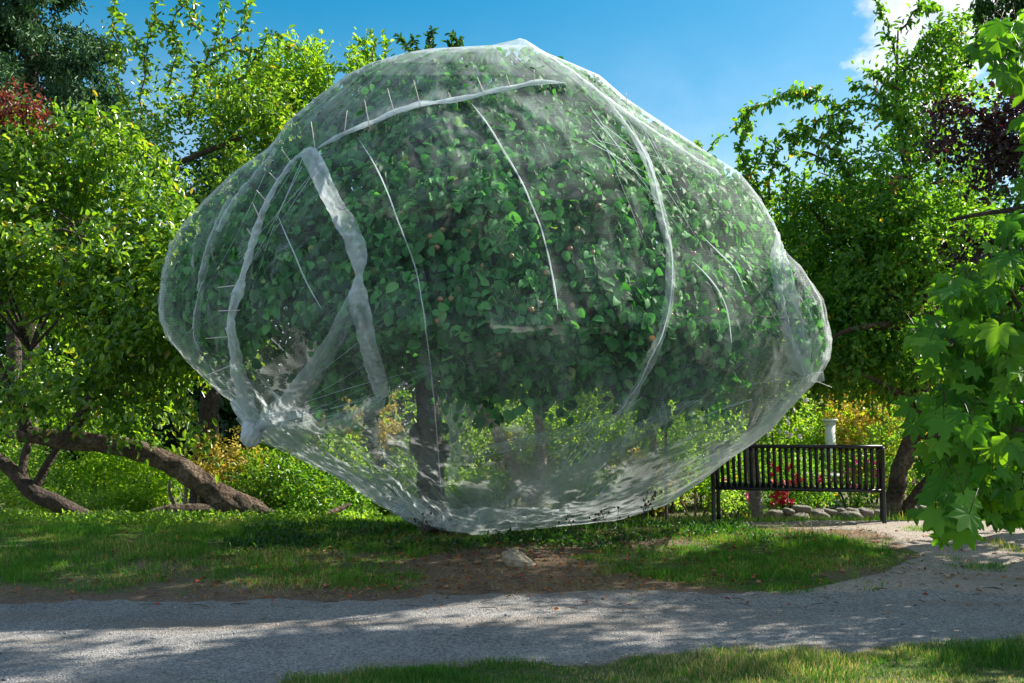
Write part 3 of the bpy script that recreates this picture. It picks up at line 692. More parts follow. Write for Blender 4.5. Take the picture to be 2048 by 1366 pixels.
def resample(pl, step=9):
    pl = np.array(pl, float); d = np.linalg.norm(np.diff(pl[:, :2], axis=0), axis=1); s = np.concatenate([[0], np.cumsum(d)])
    q = np.linspace(0, s[-1], max(3, int(s[-1] / step)))
    # smooth with catmull
    out = []
    for t in q:
        i = min(np.searchsorted(s, t, 'right') - 1, len(pl) - 2); f = (t - s[i]) / max(d[i], 1e-6)
        p0 = pl[max(i - 1, 0)]; p1 = pl[i]; p2 = pl[i + 1]; p3 = pl[min(i + 2, len(pl) - 1)]
        out.append(.5 * (2 * p1 + (p2 - p0) * f + (2 * p0 - 5 * p1 + 4 * p2 - p3) * f * f + (3 * p1 - p0 - 3 * p2 + p3) * f ** 3))
    return np.array(out), q
def ribbon(name, pl, mat, lift=.025, wr=.012, cross=9, arch=.01, seed=0, tip=.12, wv=.30):
    """band of doubled cloth lying on the net; pl = (px,py,width px)"""
    q, s = resample(pl, 7)
    H = [on_net(a, b, lift) for a, b, _ in q]
    P = np.array([h[0] for h in H]); Nn = np.array([h[1] for h in H])
    ker = np.ones(7) / 7
    for c in range(3):
        for A in (P, Nn):
            A[:, c] = np.convolve(np.pad(A[:, c], 3, mode='edge'), ker, 'valid')
    Nn = norm(Nn); T = norm(np.gradient(P, axis=0)); S = norm(np.cross(T, Nn))
    wd_ = q[:, 2] * Y0 / FPX * .92
    wd_ = wd_ * (1 + wv * fbm(s / 22, s * 0, seed)) * np.clip(tip + np.minimum(s, s[-1] - s) / 34, 0, 1)
    u = np.linspace(-.5, .5, cross)
    l = s[:, None] / 200
    hgt = arch * (1 - (2 * u[None]) ** 2) + wr * fbm(u[None] * 5 + l * 9, l * 26, seed + 2) + wr * .7 * fbm(l * 55 + u[None] * 9 + 2 * fbm(l * 7, u[None] * 2, seed), l * 8 - u[None] * 3, seed + 5)
    V = P[:, None] + S[:, None] * (u[None, :, None] * wd_[:, None, None]) + Nn[:, None] * hgt[..., None]
    n, m = len(P), cross
    i, j = np.meshgrid(np.arange(n - 1), np.arange(m - 1), indexing='ij'); a = i * m + j
    uv = np.stack([np.broadcast_to(u[None] * wd_[:, None] * 3, (n, m)), np.broadcast_to(l, (n, m))], -1).reshape(-1, 2)
    return mk(name, V.reshape(-1, 3), np.stack([a, a + 1, a + m + 1, a + m], -1).reshape(-1, 4), mat, net, True, None, uv)
def cord(name, pl, r, mat, lift=.01, bump=.25, seg=8, seed=1):
    if mat is NETC: r = r * .75
    q, s = resample(pl, 8)
    P = np.array([on_net(a, b, lift)[0] for a, b, *_ in q])
    for c in range(3): P[:, c] = np.convolve(np.pad(P[:, c], 2, mode='edge'), np.ones(5) / 5, 'valid')
    rr_ = np.array([(z[2] if len(z) > 2 else r) for z in q]) * np.clip(.15 + np.minimum(s, s[-1] - s) / 60, 0, 1)
    v, f = tube(P, rr_, seg, len(P) - 1, bump, seed)
    uv = np.stack([v[:, 0], v[:, 2]], -1)
    return mk(name, v, f, mat, net, True, None, uv)
# rolled seam over the top with pegs, and the seam down the left
SEAM = [(632, 302, .016), (662, 284, .022), (690, 270, .017), (725, 254, .023), (760, 240, .018), (800, 222, .024), (835, 211, .026), (870, 207, .018), (905, 203, .026), (930, 198, .028), (960, 191, .020), (1000, 180, .024), (1030, 176, .017), (1060, 169, .022), (1090, 166, .024), (1135, 168, .010)]
cord('rolled_seam', SEAM, .03, NET3, .012, .5, 10)
ribbon('side_seam', [(634, 300, 26), (605, 310, 24), (575, 345, 16), (545, 392, 16), (522, 445, 20), (500, 520, 30), (478, 590, 36), (466, 640, 36), (474, 700, 44), (486, 770, 46), (505, 835, 40)], NETB, .02, .012, 9, .02, 4)
ribbon('netting_band', [(612, 300, 30), (624, 315, 34), (640, 345, 36), (668, 400, 37), (695, 455, 37), (714, 505, 34), (722, 535, 24), (722, 552, 14), (718, 570, 22), (717, 595, 33), (730, 645, 36), (744, 700, 37), (756, 745, 36), (768, 795, 30)], NETB, .03, .017, 15, .01, 11, .7, .04)
for k, (pl, w_) in enumerate([([(715, 275), (750, 330), (775, 385), (800, 450), (822, 510), (838, 565), (850, 640), (862, 740), (872, 850), (884, 990)], .006),
        ([(940, 205), (975, 250), (1005, 300), (1040, 360), (1065, 415), (1085, 470), (1102, 545), (1116, 628)], .0075),
        ([(556, 430), (580, 485), (605, 545), (628, 590), (648, 625)], .007),
        ([(1400, 470), (1440, 510), (1470, 540), (1490, 590)], .005),
        ([(1380, 520), (1420, 560), (1450, 610), (1462, 690)], .006)]):
    cord('seam_cord', pl, w_, NETC, .01, .3, 6, k)
ribbon('seam_band', [(1212, 205, 14), (1250, 255, 16), (1285, 310, 20), (1306, 370, 22), (1322, 440, 22), (1336, 510, 20), (1337, 580, 20), (1325, 650, 20), (1300, 715, 20), (1270, 775, 18), (1235, 840, 14), (1190, 905, 10)], NET2, .02, .01, 7, .01, 6)
cord('seam_cord', [(1212, 205), (1250, 255), (1285, 310), (1306, 370), (1322, 440), (1338, 510), (1338, 580), (1325, 650), (1298, 715), (1262, 785), (1230, 845)], .006, NETC, .035, .3, 6)
# broad folds
for k, pl in enumerate(FOLDS):
    if k in (6, 7, 8, 9, 16): continue
    ribbon('fold', pl, NET2, .015 + .002 * (k % 5), .014, 9, .03, 20 + k)
# fine tension creases fanning from the knot, the pegs and the top of the shoulder
cre = []
def crease(a, b, w, wig=6):
    m = ((a[0] + b[0]) / 2 + rng.normal(0, wig), (a[1] + b[1]) / 2 + rng.normal(0, wig))
    q, s = resample([(a[0], a[1]), m, (b[0], b[1])], 14)
    P = np.array([on_net(x, y, .006)[0] for x, y in q])
    P = P[[0] + [i for i in range(1, len(P)) if np.linalg.norm(P[i] - P[i - 1]) < .5]]
    if len(P) > 2: cre.append(tube(P, np.interp(np.linspace(0, 1, len(P)), [0, .3, 1], [w, w * .8, w * .2]), 4, len(P) - 1))
for k in range(9): crease((520 + rng.uniform(-4, 20), 845 + rng.uniform(-14, 14)), (rng.uniform(640, 900), rng.uniform(600, 960)), rng.uniform(.002, .0045), 10)
for k in range(0): crease((722, 548), (rng.uniform(740, 900), rng.uniform(420, 700)), .003)
for k in range(6):
    x0 = rng.uniform(480, 620); crease((x0 + rng.uniform(30, 90), rng.uniform(300, 380)), (x0 - 90 + rng.uniform(-30, 30), rng.uniform(480, 640)), rng.uniform(.0015, .003))
for k in range(0): crease((715 + rng.uniform(-20, 20), 290 + rng.uniform(0, 240)), (rng.uniform(560, 650), rng.uniform(430, 640)), rng.uniform(.0015, .003))
for k in range(6): crease((1618, 755), (rng.uniform(1420, 1600), rng.uniform(560, 860)), rng.uniform(.002, .004))
for k in range(11): crease((rng.uniform(1150, 1280), rng.uniform(190, 300)), (rng.uniform(1290, 1480), rng.uniform(330, 520)), rng.uniform(.0012, .0025))
for k in range(26):
    x0 = rng.uniform(1150, 1560); y0_ = rng.uniform(790, 900); crease((x0, y0_), (x0 * .35 + 640 + rng.uniform(-20, 20), min(1045, y0_ + rng.uniform(100, 190))), rng.uniform(.0015, .0035), 8)
v, f = join(cre); mk('creases', v, f, NET3, net, True, None, np.stack([v[:, 0], v[:, 2]], -1)); bpy.data.objects['creases'].name = 'crease_lines'; bpy.data.objects['crease_lines']['kind'] = 'stuff'
# pegs
PEGS = [((633, 302), (622, 243)), ((692, 268), (694, 221)), ((741, 250), (729, 200)), ((790, 231), (775, 177)), ((840, 211), (827, 160)), ((903, 203), (896, 184)), ((969, 190), (954, 154)), ((1019, 177), (1012, 150)), ((1068, 169), (1068, 139)),
        ((585, 329), (563, 298)), ((561, 369), (538, 345)), ((540, 411), (513, 380)), ((524, 446), (505, 405)), ((510, 480), (494, 457)), ((477, 574), (435, 575)), ((474, 622), (436, 622)), ((457, 672), (411, 677)), ((468, 731), (412, 751)), ((476, 774), (440, 784)), ((1251, 212), (1252, 186)), ((1635, 765), (1664, 775))]
for (a_, b_) in PEGS:
    p0, n0 = on_net(a_[0], a_[1], .02); d0 = p0[1]
    p1 = W(b_[0], b_[1], d0 - .04)
    v, f = tube([p0 - (p1 - p0) * .15, (p0 + p1) / 2, p1], [.0045, .004, .0035], 6, 3)
    mk('peg', v, f, M_STICK, net)
# tied knots
def lump_ball(c, r, seed, seg=28, tail=None):
    ph = np.linspace(0, math.pi, seg)[:, None]; t_ = np.linspace(0, 2 * math.pi, seg * 2, endpoint=False)[None]
    k = 1 + .16 * fbm(t_ * 3 + np.sin(ph * 4), ph * 5, seed) + .06 * np.sin(t_ * 9 + ph * 5)
    x = np.sin(ph) * np.cos(t_) * r[0] * k; y = np.sin(ph) * np.sin(t_) * r[1] * k; z = np.cos(ph) * r[2] * k + 0 * t_
    V = np.stack([x, y, z], -1).reshape(-1, 3) + np.array(c); m = seg * 2
    i, j = np.meshgrid(np.arange(seg - 1), np.arange(m), indexing='ij')
    return V, [np.stack([i * m + j, (i + 1) * m + j, (i + 1) * m + (j + 1) % m, i * m + (j + 1) % m], -1).reshape(-1, 4)]
def rocky(c, r, seed, seg=12, sq=.62):
    V, F = lump_ball((0, 0, 0), (1, 1, 1), seed, seg)
    V = np.sign(V) * np.abs(V) ** sq
    V *= 1 + .10 * fbm(V[:, 0:1] * 2.4 + seed, V[:, 1:2] * 2.1 + V[:, 2:3] * 2.7, seed)
    a_ = (seed * 1.7) % .5 - .25; V = V * np.array(r) * .82
    return np.stack([V[:, 0] * math.cos(a_) - V[:, 2] * math.sin(a_), V[:, 1], V[:, 0] * math.sin(a_) + V[:, 2] * math.cos(a_)], -1) + np.array(c), F
def knotpart(name, parts, mat=None):
    v, f = join(parts); return mk(name, v, f, mat or NET3, net, True, None, np.stack([v[:, 0], v[:, 2]], -1))
kc = on_net(512, 850, .05)[0]
kn = [lump_ball(kc, (.10, .10, .085), 3), lump_ball(W(502, 872, kc[1] - .04), (.10, .09, .10), 5)]
v, f = tube([W(486, 795, kc[1]), W(500, 830, kc[1]), kc], [.10, .07, .06], 16, 10, .4, 3); kn.append((v, f))
v, f = tube([kc, W(560, 838, kc[1] - .1), W(610, 825, kc[1] - .3)], [.07, .055, .03], 16, 10, .4, 4); kn.append((v, f))
knotpart('knot', kn)
rc = on_net(1618, 755, .0)[0]
v, f = tube([rc, rc + [.05, -.03, -.0], rc + [.125, -.05, .01]], [.045, .05, .046], 18, 8, .06, 2); knotpart('rolled_end', [(v, f)], NET2)
# netting bunched at the foot of the trunk
knotpart('bunched_hem', [lump_ball(W(845, 1020, 9.75), (.28, .2, .10), 7), lump_ball(W(960, 1042, 9.65), (.42, .24, .12), 9), lump_ball(W(1060, 1030, 9.8), (.35, .2, .07), 13)], NET2)
# gather tied off on the far side
fan = []
for k in range(15):
    a_ = W(870 + k * 8.5 + rng.uniform(-3, 3), 770 + rng.uniform(-25, 10) - 18 * math.sin(k / 14 * 3.14), 11.4); b2 = W(905 + rng.uniform(-4, 4), 885, 11.0)
    v, f = tube([a_, (a_ + b2) / 2 + [0, 0, -.04], b2], [.03, .022, .012], 6, 6, .3, k); fan.append((v, f))
fan.append(tube([W(905, 880, 11), W(912, 900, 11), W(905, 960, 11.0)], [.035, .06, .04], 12, 8, .5, 3))
knotpart('tied_gather', fan, NET2)
for k, (pl, r_) in enumerate([([(920, 930), (1000, 895), (1100, 875), (1200, 845), (1260, 810)], .05), ([(700, 770), (640, 800), (600, 830)], .04)]):
    P = [W(a_, b2, 11.6) for a_, b2 in pl]; v, f = tube(P, [r_ * .6] + [r_] * (len(P) - 2) + [r_ * .5], 10, 24, .5, k); knotpart('rear_fold', [(v, f)], NET2)

# ------------------------------------------------------------------ the netted apple tree
ap = thing('apple_tree', 'large dark green apple tree enclosed in white netting', 'tree')
YL = np.array([(320, 620), (345, 660), (390, 700), (440, 712), (500, 705), (530, 655), (570, 600), (640, 620), (652, 780), (665, 825), (710, 830), (740, 790), (770, 760), (800, 735), (870, 745), (920, 790), (960, 800), (1010, 790), (1045, 755), (1100, 765), (1190, 742), (1235, 735), (1270, 785), (1310, 800), (1400, 795), (1440, 765), (1455, 720), (1472, 640), (1510, 640), (1545, 620), (1562, 520), (1590, 520), (1603, 690), (1640, 740), (1660, 720)], float)
def apple_clusters(n, layer):
    py_ = rng.uniform(98, 840, n * 3); cx_, a_ = env(py_); px_ = cx_ + a_ * rng.uniform(-1, 1, n * 3)
    keep = rng.random(n * 3) < a_ / 680
    ins = np.interp(py_, [90, 200, 450, 600, 740], [10, 34, 42, 16, 10])
    xl = cx_ - a_ + ins; xr = cx_ + a_ - np.interp(py_, [90, 200, 450, 700], [8, 14, 12, 6])
    lim = np.interp(px_, YL[:, 0], YL[:, 1]) + rng.normal(0, 17, n * 3) + 14 * np.sin(px_ / 17) - 24
    keep &= (px_ > xl) & (px_ < xr) & (py_ < lim) & (py_ > 96)
    # thin places
    gap = ((px_ - 590) / 75) ** 2 + ((py_ - 660) / 70) ** 2 < 1
    keep &= ~(gap & (rng.random(n * 3) < .85))
    gap = (px_ > 1475) & (px_ < 1600) & (py_ > 560); keep &= ~(gap & (rng.random(n * 3) < .6))
    keep &= ~((fbm(px_ / 34, py_ / 30, 40) < -.08) & (rng.random(n * 3) < .8) & (layer == 'front'))
    px_, py_ = px_[keep][:n], py_[keep][:n]
    cx_, a_ = env(py_); b2 = depthhalf(py_)
    h = b2 * np.sqrt(np.clip(1 - ((px_ - cx_) / a_) ** 2, 0, 1))
    if layer == 'front': dd = -h + .10 + rng.exponential(.14, len(px_)) + .8 * np.clip(fbm(px_ / 38, py_ / 34, 3) + .12, 0, 1)
    elif layer == 'back': dd = h - .15 - rng.exponential(.3, len(px_))
    else: dd = rng.uniform(-.7, .7, len(px_)) * h
    dd = np.clip(dd, -h + .06, h)
    P = Wn(px_, py_, Y0 + dd)
    O = norm(np.stack([(px_ - cx_) / a_, dd / np.maximum(b2, .2), (560 - py_) / 480], -1))
    return P, O
C1, O1 = apple_clusters(2400, 'front'); C2, O2 = apple_clusters(450, 'back'); C3, O3 = apple_clusters(750, 'mid')
C_, O_ = np.vstack([C1, C2, C3]), np.vstack([O1, O2, O3])
P, D, Nn = clusters_to_leaves(C_, O_, 17, .24, .75, .35)
Nn[:, 1] -= .35; Nn = norm(Nn)
def unproject(P):
    q = P - CAM; c, s = math.cos(TILT), math.sin(TILT)
    f_ = q[:, 1] * c + q[:, 2] * s; u_ = -q[:, 1] * s + q[:, 2] * c
    return 1024 + q[:, 0] / f_ * FPX, 683 - u_ / f_ * FPX
def inside(P, mar):
    a1, b1 = unproject(P); cx_, a_ = env(b1); h = depthhalf(b1)
    rr_ = 1 - (np.abs(a1 - cx_) / (a_ - 7)) ** 2
    hh = h * np.sqrt(np.clip(rr_, 0, 1))
    return (rr_ > .0) & (b1 > 90), Y0 - hh + mar, Y0 + hh - mar
ok, yf, yb_ = inside(P, .10)
yn = np.clip(P[:, 1], yf, np.maximum(yf, yb_)); P = CAM + (P - CAM) * (yn / P[:, 1])[:, None]
ok2, yf2, _ = inside(P + D * .10, .05); ok3, yf3, _ = inside(P, .0)
k = ok & ok2 & ((P + D * .1)[:, 1] > yf2) & (P[:, 2] > .6)
P, D, Nn = P[k], D[k], Nn[k]
s = .104 * (.45 + .75 * rng.random(len(P)))
rn = rng.random(len(P)) ** 1.2 * .97; rn[rng.random(len(P)) > .992] = 1
leafobj('crown', P, D, Nn, s, s * .72, T_BIG, G_APPLE, ap, rn)
trunk = [tube([W(878, 1062, 9.85), W(870, 1020, 9.9), W(864, 960, 9.95), W(862, 890, 10), W(855, 820, 10), W(848, 750, 10), W(845, 690, 10)], [.17, .135, .12, .125, .115, .105, .11], 20, 40, .22, 3),
         lump_ball(W(832, 880, 9.97), (.07, .08, .16), 3, 14), lump_ball(W(890, 900, 9.95), (.05, .07, .09), 8, 14), lump_ball(W(835, 905, 9.97), (.05, .06, .07), 18, 14)]
v, f = join(trunk); mk('trunk', v, f, B_APPLE, ap)
fork = W(845, 700, 10)
for k, (tx, ty, dY) in enumerate([(560, 520, -.6), (420, 600, .3), (700, 380, .4), (880, 250, -.3), (1080, 330, .5), (1250, 420, -.5), (1400, 560, .2), (1300, 600, .6), (680, 690, -.9), (1620, 640, .0)]):
    e = W(tx, ty, 10 + dY); m = fork * .55 + e * .45 + np.array([0, 0, .22])
    v, f = tube([fork + rng.normal(0, .02, 3), m, e], [.075, .045, .012], 10, 14, .25, k); mk('limb', v, f, B_APPLE, ap)
twigs = []
for k in rng.choice(len(C1), 260, replace=False):
    c = C1[k] + np.array([0, .22, 0]); e = c + np.array([0, .35, 0]) + rng.normal(0, .08, 3); twigs.append(tube([e, (c + e) / 2 + [0, 0, .04], c - [0, 0, .08]], [.009, .006, .003], 5, 4))
v, f = join(twigs); mk('twigs', v, f, B_TWIG, ap); bpy.data.objects['twigs'].name = 'fine_twig_mass'; bpy.data.objects['fine_twig_mass']['kind'] = 'stuff'
APS = [(1318, 682), (879, 590), (905, 588), (912, 572), (868, 655), (872, 488), (880, 450), (858, 465), (1148, 492), (1060, 612), (1150, 600), (1208, 408), (1225, 340), (1330, 380), (1490, 405), (1465, 420), (1352, 625), (1440, 615), (1160, 455), (1195, 500), (800, 415), (850, 690), (1020, 505), (760, 520), (1290, 560), (1250, 470), (965, 520), (930, 460), (1000, 720), (870, 720), (725, 640), (1510, 470), (1400, 500), (1090, 540)]
apple_mesh = None
def uvs(r, seg=14):
    V, F = lump_ball((0, 0, 0), (r, r, r * .92), 2, 10); V = norm(V) * r; V[:, 2] *= .9; V[np.abs(V[:, 2]) > r * .8, 2] *= .86
    return V, F
for k, (a_, b2) in enumerate(APS):
    p0, _ = on_net(a_, b2, -.07)
    if apple_mesh is None:
        v, f = uvs(.024); o = mk('apple', v, f, M_APPLE, ap); apple_mesh = o.data
        om = o.data.copy(); om.materials[0] = M_ORANGE
    else:
        o = bpy.data.objects.new('apple', apple_mesh); COL.objects.link(o); o.parent = ap
    if k == 0: o.data = om
    o.location = p0; o.rotation_euler = (rng.uniform(0, 3), rng.uniform(0, 3), 0)
v, f = uvs(.028); 
# ------------------------------------------------------------------ trees on the left
t = thing('leaning_tree', 'big apple tree whose brown trunk leans low from right to left, sunlit leaves above', 'tree')
v, f = join([tube([W(640, 1052, 11.8), W(575, 1043, 11.85), W(520, 1030, 11.9), W(455, 1000, 12), W(395, 958, 12), W(335, 922, 12.05), W(240, 893, 12.1), W(130, 878, 12.1), W(40, 868, 12.1)], [.02, .06, .135, .148, .135, .122, .112, .105, .085], 24, 90, .20, 2),
             tube([W(600, 1050, 11.8), W(650, 1032, 11.9), W(700, 1008, 12.1)], [.05, .045, .02], 8, 12, .2, 4),
             tube([W(470, 1035, 11.9), W(440, 1052, 11.7), W(380, 1058, 11.5)], [.10, .06, .02], 8, 12, .2, 5)])
mk('trunk', v, f, B_LEAN, t)
for pl in ([(130, 878, 12.1), (180, 800, 12), (230, 660, 11.9), (250, 520, 11.8), (240, 420, 12)], [(60, 872, 12.1), (20, 780, 12), (-60, 600, 12)], [(200, 640, 12), (300, 610, 11.8), (400, 585, 11.6), (470, 590, 11.5)]):
    v, f = tube([W(*q) for q in pl], np.linspace(.085, .02, len(pl)), 8, 20, .2, 7); mk('limb', v, f, B_DARK, t)
crown(t, [(60, 520, 11.8, 270, 200, 1.2), (330, 640, 11.4, 170, 170, .9), (120, 330, 12.2, 220, 110, 1.1), (340, 470, 12, 95, 100, .8), (110, 715, 11.6, 230, 95, 1.0), (400, 800, 11.4, 100, 70, .6), (270, 815, 11.3, 150, 40, .4, .5)], 3700, 12, .092, G_LEFT, .24, .35, .45, .40, 3, .5)
twigs_for(t, [W(240, 520, 12), W(200, 640, 12), W(60, 700, 12)], [(60, 520, 11.6, 270, 200, 1.2), (300, 640, 11.4, 170, 170, .9)], B_DARK, 26, .022)

t = thing('forked_tree', 'dark forked trunk leaning left in the grass at the left edge', 'tree')
v, f = join([tube([W(225, 1048, 13), W(170, 1032, 13), W(110, 1005, 13), W(62, 982, 13), W(30, 945, 13), W(-20, 905, 13), W(-90, 850, 13)], [.04, .09, .105, .11, .085, .07, .06], 14, 40, .2, 3)])
mk('trunk', v, f, B_DARK, t)
for pl in ([(55, 985, 13), (46, 930, 13), (58, 880, 13), (50, 800, 13)], [(62, 985, 13), (100, 920, 13), (140, 855, 13), (190, 780, 13)]):
    v, f = tube([W(*q) for q in pl], [.07, .055, .05, .03], 8, 16, .2, 7); mk('limb', v, f, B_DARK, t)
crown(t, [(20, 760, 13.2, 200, 70, .9), (-120, 600, 13.2, 170, 160, .9)], 700, 12, .07, G_LEFT, .22, .35, .45, .25, 5, .52)

t = thing('log', 'old log lying in the grass behind the foot of the leaning trunk', 'log')
v, f = tube([W(296, 1040, 12.7), W(340, 1030, 12.7), W(420, 1030, 12.6), W(470, 1036, 12.5)], [.12, .125, .12, .10], 14, 24, .16, 9); mk('log_wood', v, f, B_LEAN, t)
tag(t); t['category'] = 'log'

def upright(name, label, px, Yd, pyb, pyt, r, mat, lean=0, cat='tree', group=None):
    t = thing(name, label, cat, group)
    g0 = W(px, pyb, Yd); g0[2] = float(tz(g0[0], g0[1])) - .05
    top = W(px + lean, pyt, Yd)
    v, f = tube([g0, g0 * .5 + top * .5 + rng.normal(0, .05, 3), top], [r * 1.25, r, r * .6], 9, 18, .2, 5); mk('trunk', v, f, mat, t)
    return t

# back row on the left: rounded bright tree with tall water shoots
t = upright('apple_tree', 'tall bright green tree with upright shoots against the sky, left of the net', 400, 15, 1000, 330, .14, B_DARK, 40)
crown(t, [(450, 260, 15, 130, 90, 1.2), (370, 400, 15, 90, 90, 1.0), (470, 400, 15, 80, 110, 1.0), (310, 270, 15, 60, 90, .8, .6), (560, 220, 15, 60, 60, .8)], 1600, 13, .085, G_LEFT, .25, .3, .45, .42, 8, .5)
v, f = tube([W(300, 350, 14.8), W(420, 300, 14.8), W(500, 270, 14.8)], [.05, .04, .02], 6, 12, .1); mk('limb', v, f, B_DARK, t)
sprays(t, [[(285, 260), (282, 190), (295, 110), (310, 40), (322, -20)], [(375, 240), (395, 160), (425, 90), (445, 30), (455, -20)], [(300, 150), (270, 90), (235, 20)], [(400, 150), (360, 100), (330, 60)], [(440, 100), (480, 60), (500, 10)],
           [(470, 160), (510, 110), (545, 70), (585, 95)], [(240, 110), (230, 60), (245, 0)], [(340, 60), (370, 20), (380, -20)], [(400, 60), (370, 30), (400, -10)], [(420, 130), (470, 100), (530, 100)], [(260, 230), (235, 160), (228, 100)], [(330, 180), (350, 110), (345, 60)]], 14.6, .11, G_LEFT, B_TWIG, .05, .016, .5, .45, 'shoot', 4, .10)

t = upright('broadleaf_tree', 'rounded yellow green tree touching the left shoulder of the net', 610, 17, 1000, 200, .16, B_DARK)
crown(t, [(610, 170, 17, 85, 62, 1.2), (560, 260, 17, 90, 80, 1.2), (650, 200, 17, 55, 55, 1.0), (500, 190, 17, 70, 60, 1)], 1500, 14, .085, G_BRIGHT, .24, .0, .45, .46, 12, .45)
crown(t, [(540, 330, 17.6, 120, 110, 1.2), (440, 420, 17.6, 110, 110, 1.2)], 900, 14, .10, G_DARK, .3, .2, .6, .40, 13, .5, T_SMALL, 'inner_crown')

t = upright('broadleaf_tree', 'bright leafy tree top poking out above the net, left of its peak', 740, 17, 1000, 160, .12, B_DARK)
crown(t, [(738, 120, 17, 34, 40, .6), (745, 160, 17, 42, 36, .6)], 150, 14, .10, G_BRIGHT, .25, -.4, .5, .5, 15, .5)
sprays(t, [[(735, 170), (730, 110), (712, 78)], [(745, 170), (750, 110), (742, 70)], [(752, 160), (765, 110), (772, 72)]], 17, .10, G_BRIGHT, B_TWIG, .05, .02, .5, -.2, 'shoot', 3, .08)
t = upright('cherry_tree', 'thin dark leafy twigs rising behind the top of the net', 860, 17, 1000, 200, .12, B_DARK)
sprays(t, [[(840, 130), (812, 90), (798, 74)], [(860, 130), (858, 95), (865, 66)], [(850, 130), (838, 100), (828, 88)], [(905, 120), (903, 95), (905, 75)], [(905, 115), (912, 92), (920, 76)]], 17, .11, G_DARK, B_TWIG, .035, .02, .5, .1, 'shoot', 3, .05)
crown(t, [(900, 400, 17.5, 170, 250, 1.5)], 900, 14, .12, G_DARK, .3, .2, .6, .3, 16, .5)

# conifer: drooping tiers
t = upright('conifer', 'tall dark conifer behind the leaves at the top left corner', 60, 24, 990, -300, .17, B_DARK)
Cs = []; Os = []
for k in range(170):
    h = k / 170; pyk = -330 + h * 800; rad = (12 + h * 330) * 24 / FPX * (.75 + .4 * rng.random())
    az = rng.uniform(0, 6.28); c0 = W(60, pyk, 24)
    m = int(26 + 40 * h); tt = rng.random(m) ** .6
    dirn = np.array([math.cos(az), math.sin(az), 0]); pp = c0 + dirn * (tt * rad)[:, None]
    pp[:, 2] -= .35 * tt ** 1.3 * rad * .8 - .15 * tt ** 4 * rad
    pp += rng.normal(0, .10, pp.shape) * [1, 1, .5]; Cs.append(pp); Os.append(np.tile(dirn + [0, 0, -.35], (m, 1)))
P, D, Nn = clusters_to_leaves(np.vstack(Cs), np.vstack(Os), 9, .3, .5, .3)
leafobj('crown', P, D, Nn, .17, .045, T_SMALL, G_CON, t)
t = upright('cherry_plum', 'small red leaved tree glimpsed through green leaves at the left edge', 30, 19, 990, 240, .12, B_DARK)
crown(t, [(35, 215, 11.0, 45, 24, .3)], 55, 11, .05, G_RED, .2, .2, .6, .5, 19, .6)

# ------------------------------------------------------------------ trees on the right
t = thing('pear_tree', 'large pear tree right of the net with one arching branch against the sky', 'tree')
v, f = tube([W(1782, 1042, 13), W(1790, 1000, 13), W(1800, 940, 13), W(1822, 880, 13), W(1842, 800, 13), W(1850, 650, 13)], [.125, .11, .10, .095, .09, .07], 12, 40, .25, 3); mk('trunk', v, f, B_LEAN, t)
v, f = tube([W(1800, 1032, 13.1), W(1835, 985, 13.1), W(1870, 945, 13.1), W(1905, 905, 13.2), W(1960, 830, 13.2), W(2020, 700, 13.2)], [.08, .07, .065, .06, .055, .04], 12, 30, .25, 3); mk('trunk', v, f, B_LEAN, t)
for pl in ([(1846, 790, 13), (1820, 780, 12.8), (1760, 768, 12.7), (1700, 760, 12.6)], [(1850, 700, 13), (1760, 660, 12.8), (1680, 672, 12.6), (1640, 690, 12.5)], [(1850, 650, 13), (1820, 400, 13.5), (1800, 200, 13.8), (1790, 60, 13.8)], [(1850, 650, 13), (1720, 520, 13.5), (1600, 420, 13.8)], [(1850, 660, 13), (1960, 480, 13.2), (2000, 300, 13.2)]):
    v, f = tube([W(*q) + rng.normal(0, .08, 3) for q in pl], np.linspace(.075, .010, len(pl)), 8, 20, .3, 7); mk('limb', v, f, B_LEAN, t)
crown(t, [(1700, 520, 14, 160, 160, 1.4), (1850, 600, 13.6, 230, 200, 1.4), (1640, 640, 13.8, 90, 130, 1.0), (1750, 700, 13.4, 170, 80, 1.1), (1590, 440, 14.2, 80, 90, .9, .8), (1800, 380, 14, 180, 110, 1.2, .8), (1990, 760, 13.6, 120, 80, 1)], 4100, 13, .085, G_RIGHT, .24, .4, .5, .38, 23, .5)
crown(t, [(1840, 130, 13.6, 90, 110, .9, .9), (1800, 60, 13.6, 70, 70, .8, .7), (1880, 240, 13.6, 110, 70, .9)], 560, 12, .085, G_RIGHT, .24, .4, .5, .50, 24, .45, T_SMALL, 'upper_crown')
sprays(t, [[(1900, 300), (1800, 240), (1740, 215), (1680, 205), (1620, 185), (1560, 190), (1515, 210), (1478, 245)], [(1800, 240), (1770, 200), (1740, 180), (1700, 165)], [(1620, 190), (1600, 180), (1640, 168)], [(1500, 215), (1498, 250), (1488, 268)],
           [(1700, 215), (1640, 240), (1600, 270), (1575, 265)], [(1650, 330), (1610, 300), (1585, 280), (1565, 262)], [(1700, 330), (1650, 300), (1610, 265), (1600, 240)],
           [(1530, 420), (1510, 340), (1522, 280)], [(1540, 400), (1540, 330), (1552, 278)], [(1500, 400), (1490, 330), (1474, 290)], [(1570, 400), (1575, 350), (1560, 320)], [(1520, 400), (1500, 350), (1485, 310)], [(1700, 350), (1680, 300), (1690, 255)],
           [(1790, 110), (1770, 60), (1765, 0)], [(1800, 150), (1850, 80), (1900, 40), (1950, 30)], [(1800, 60), (1830, 20), (1880, 5)], [(1880, 180), (1920, 110), (1905, 60)], [(1720, 260), (1700, 240), (1670, 250), (1650, 275)], [(1800, 180), (1770, 150), (1745, 140)]],
       13.2, .10, G_RIGHT, B_TWIG, .035, .017, .48, .8, 'shoot', 4, .09)
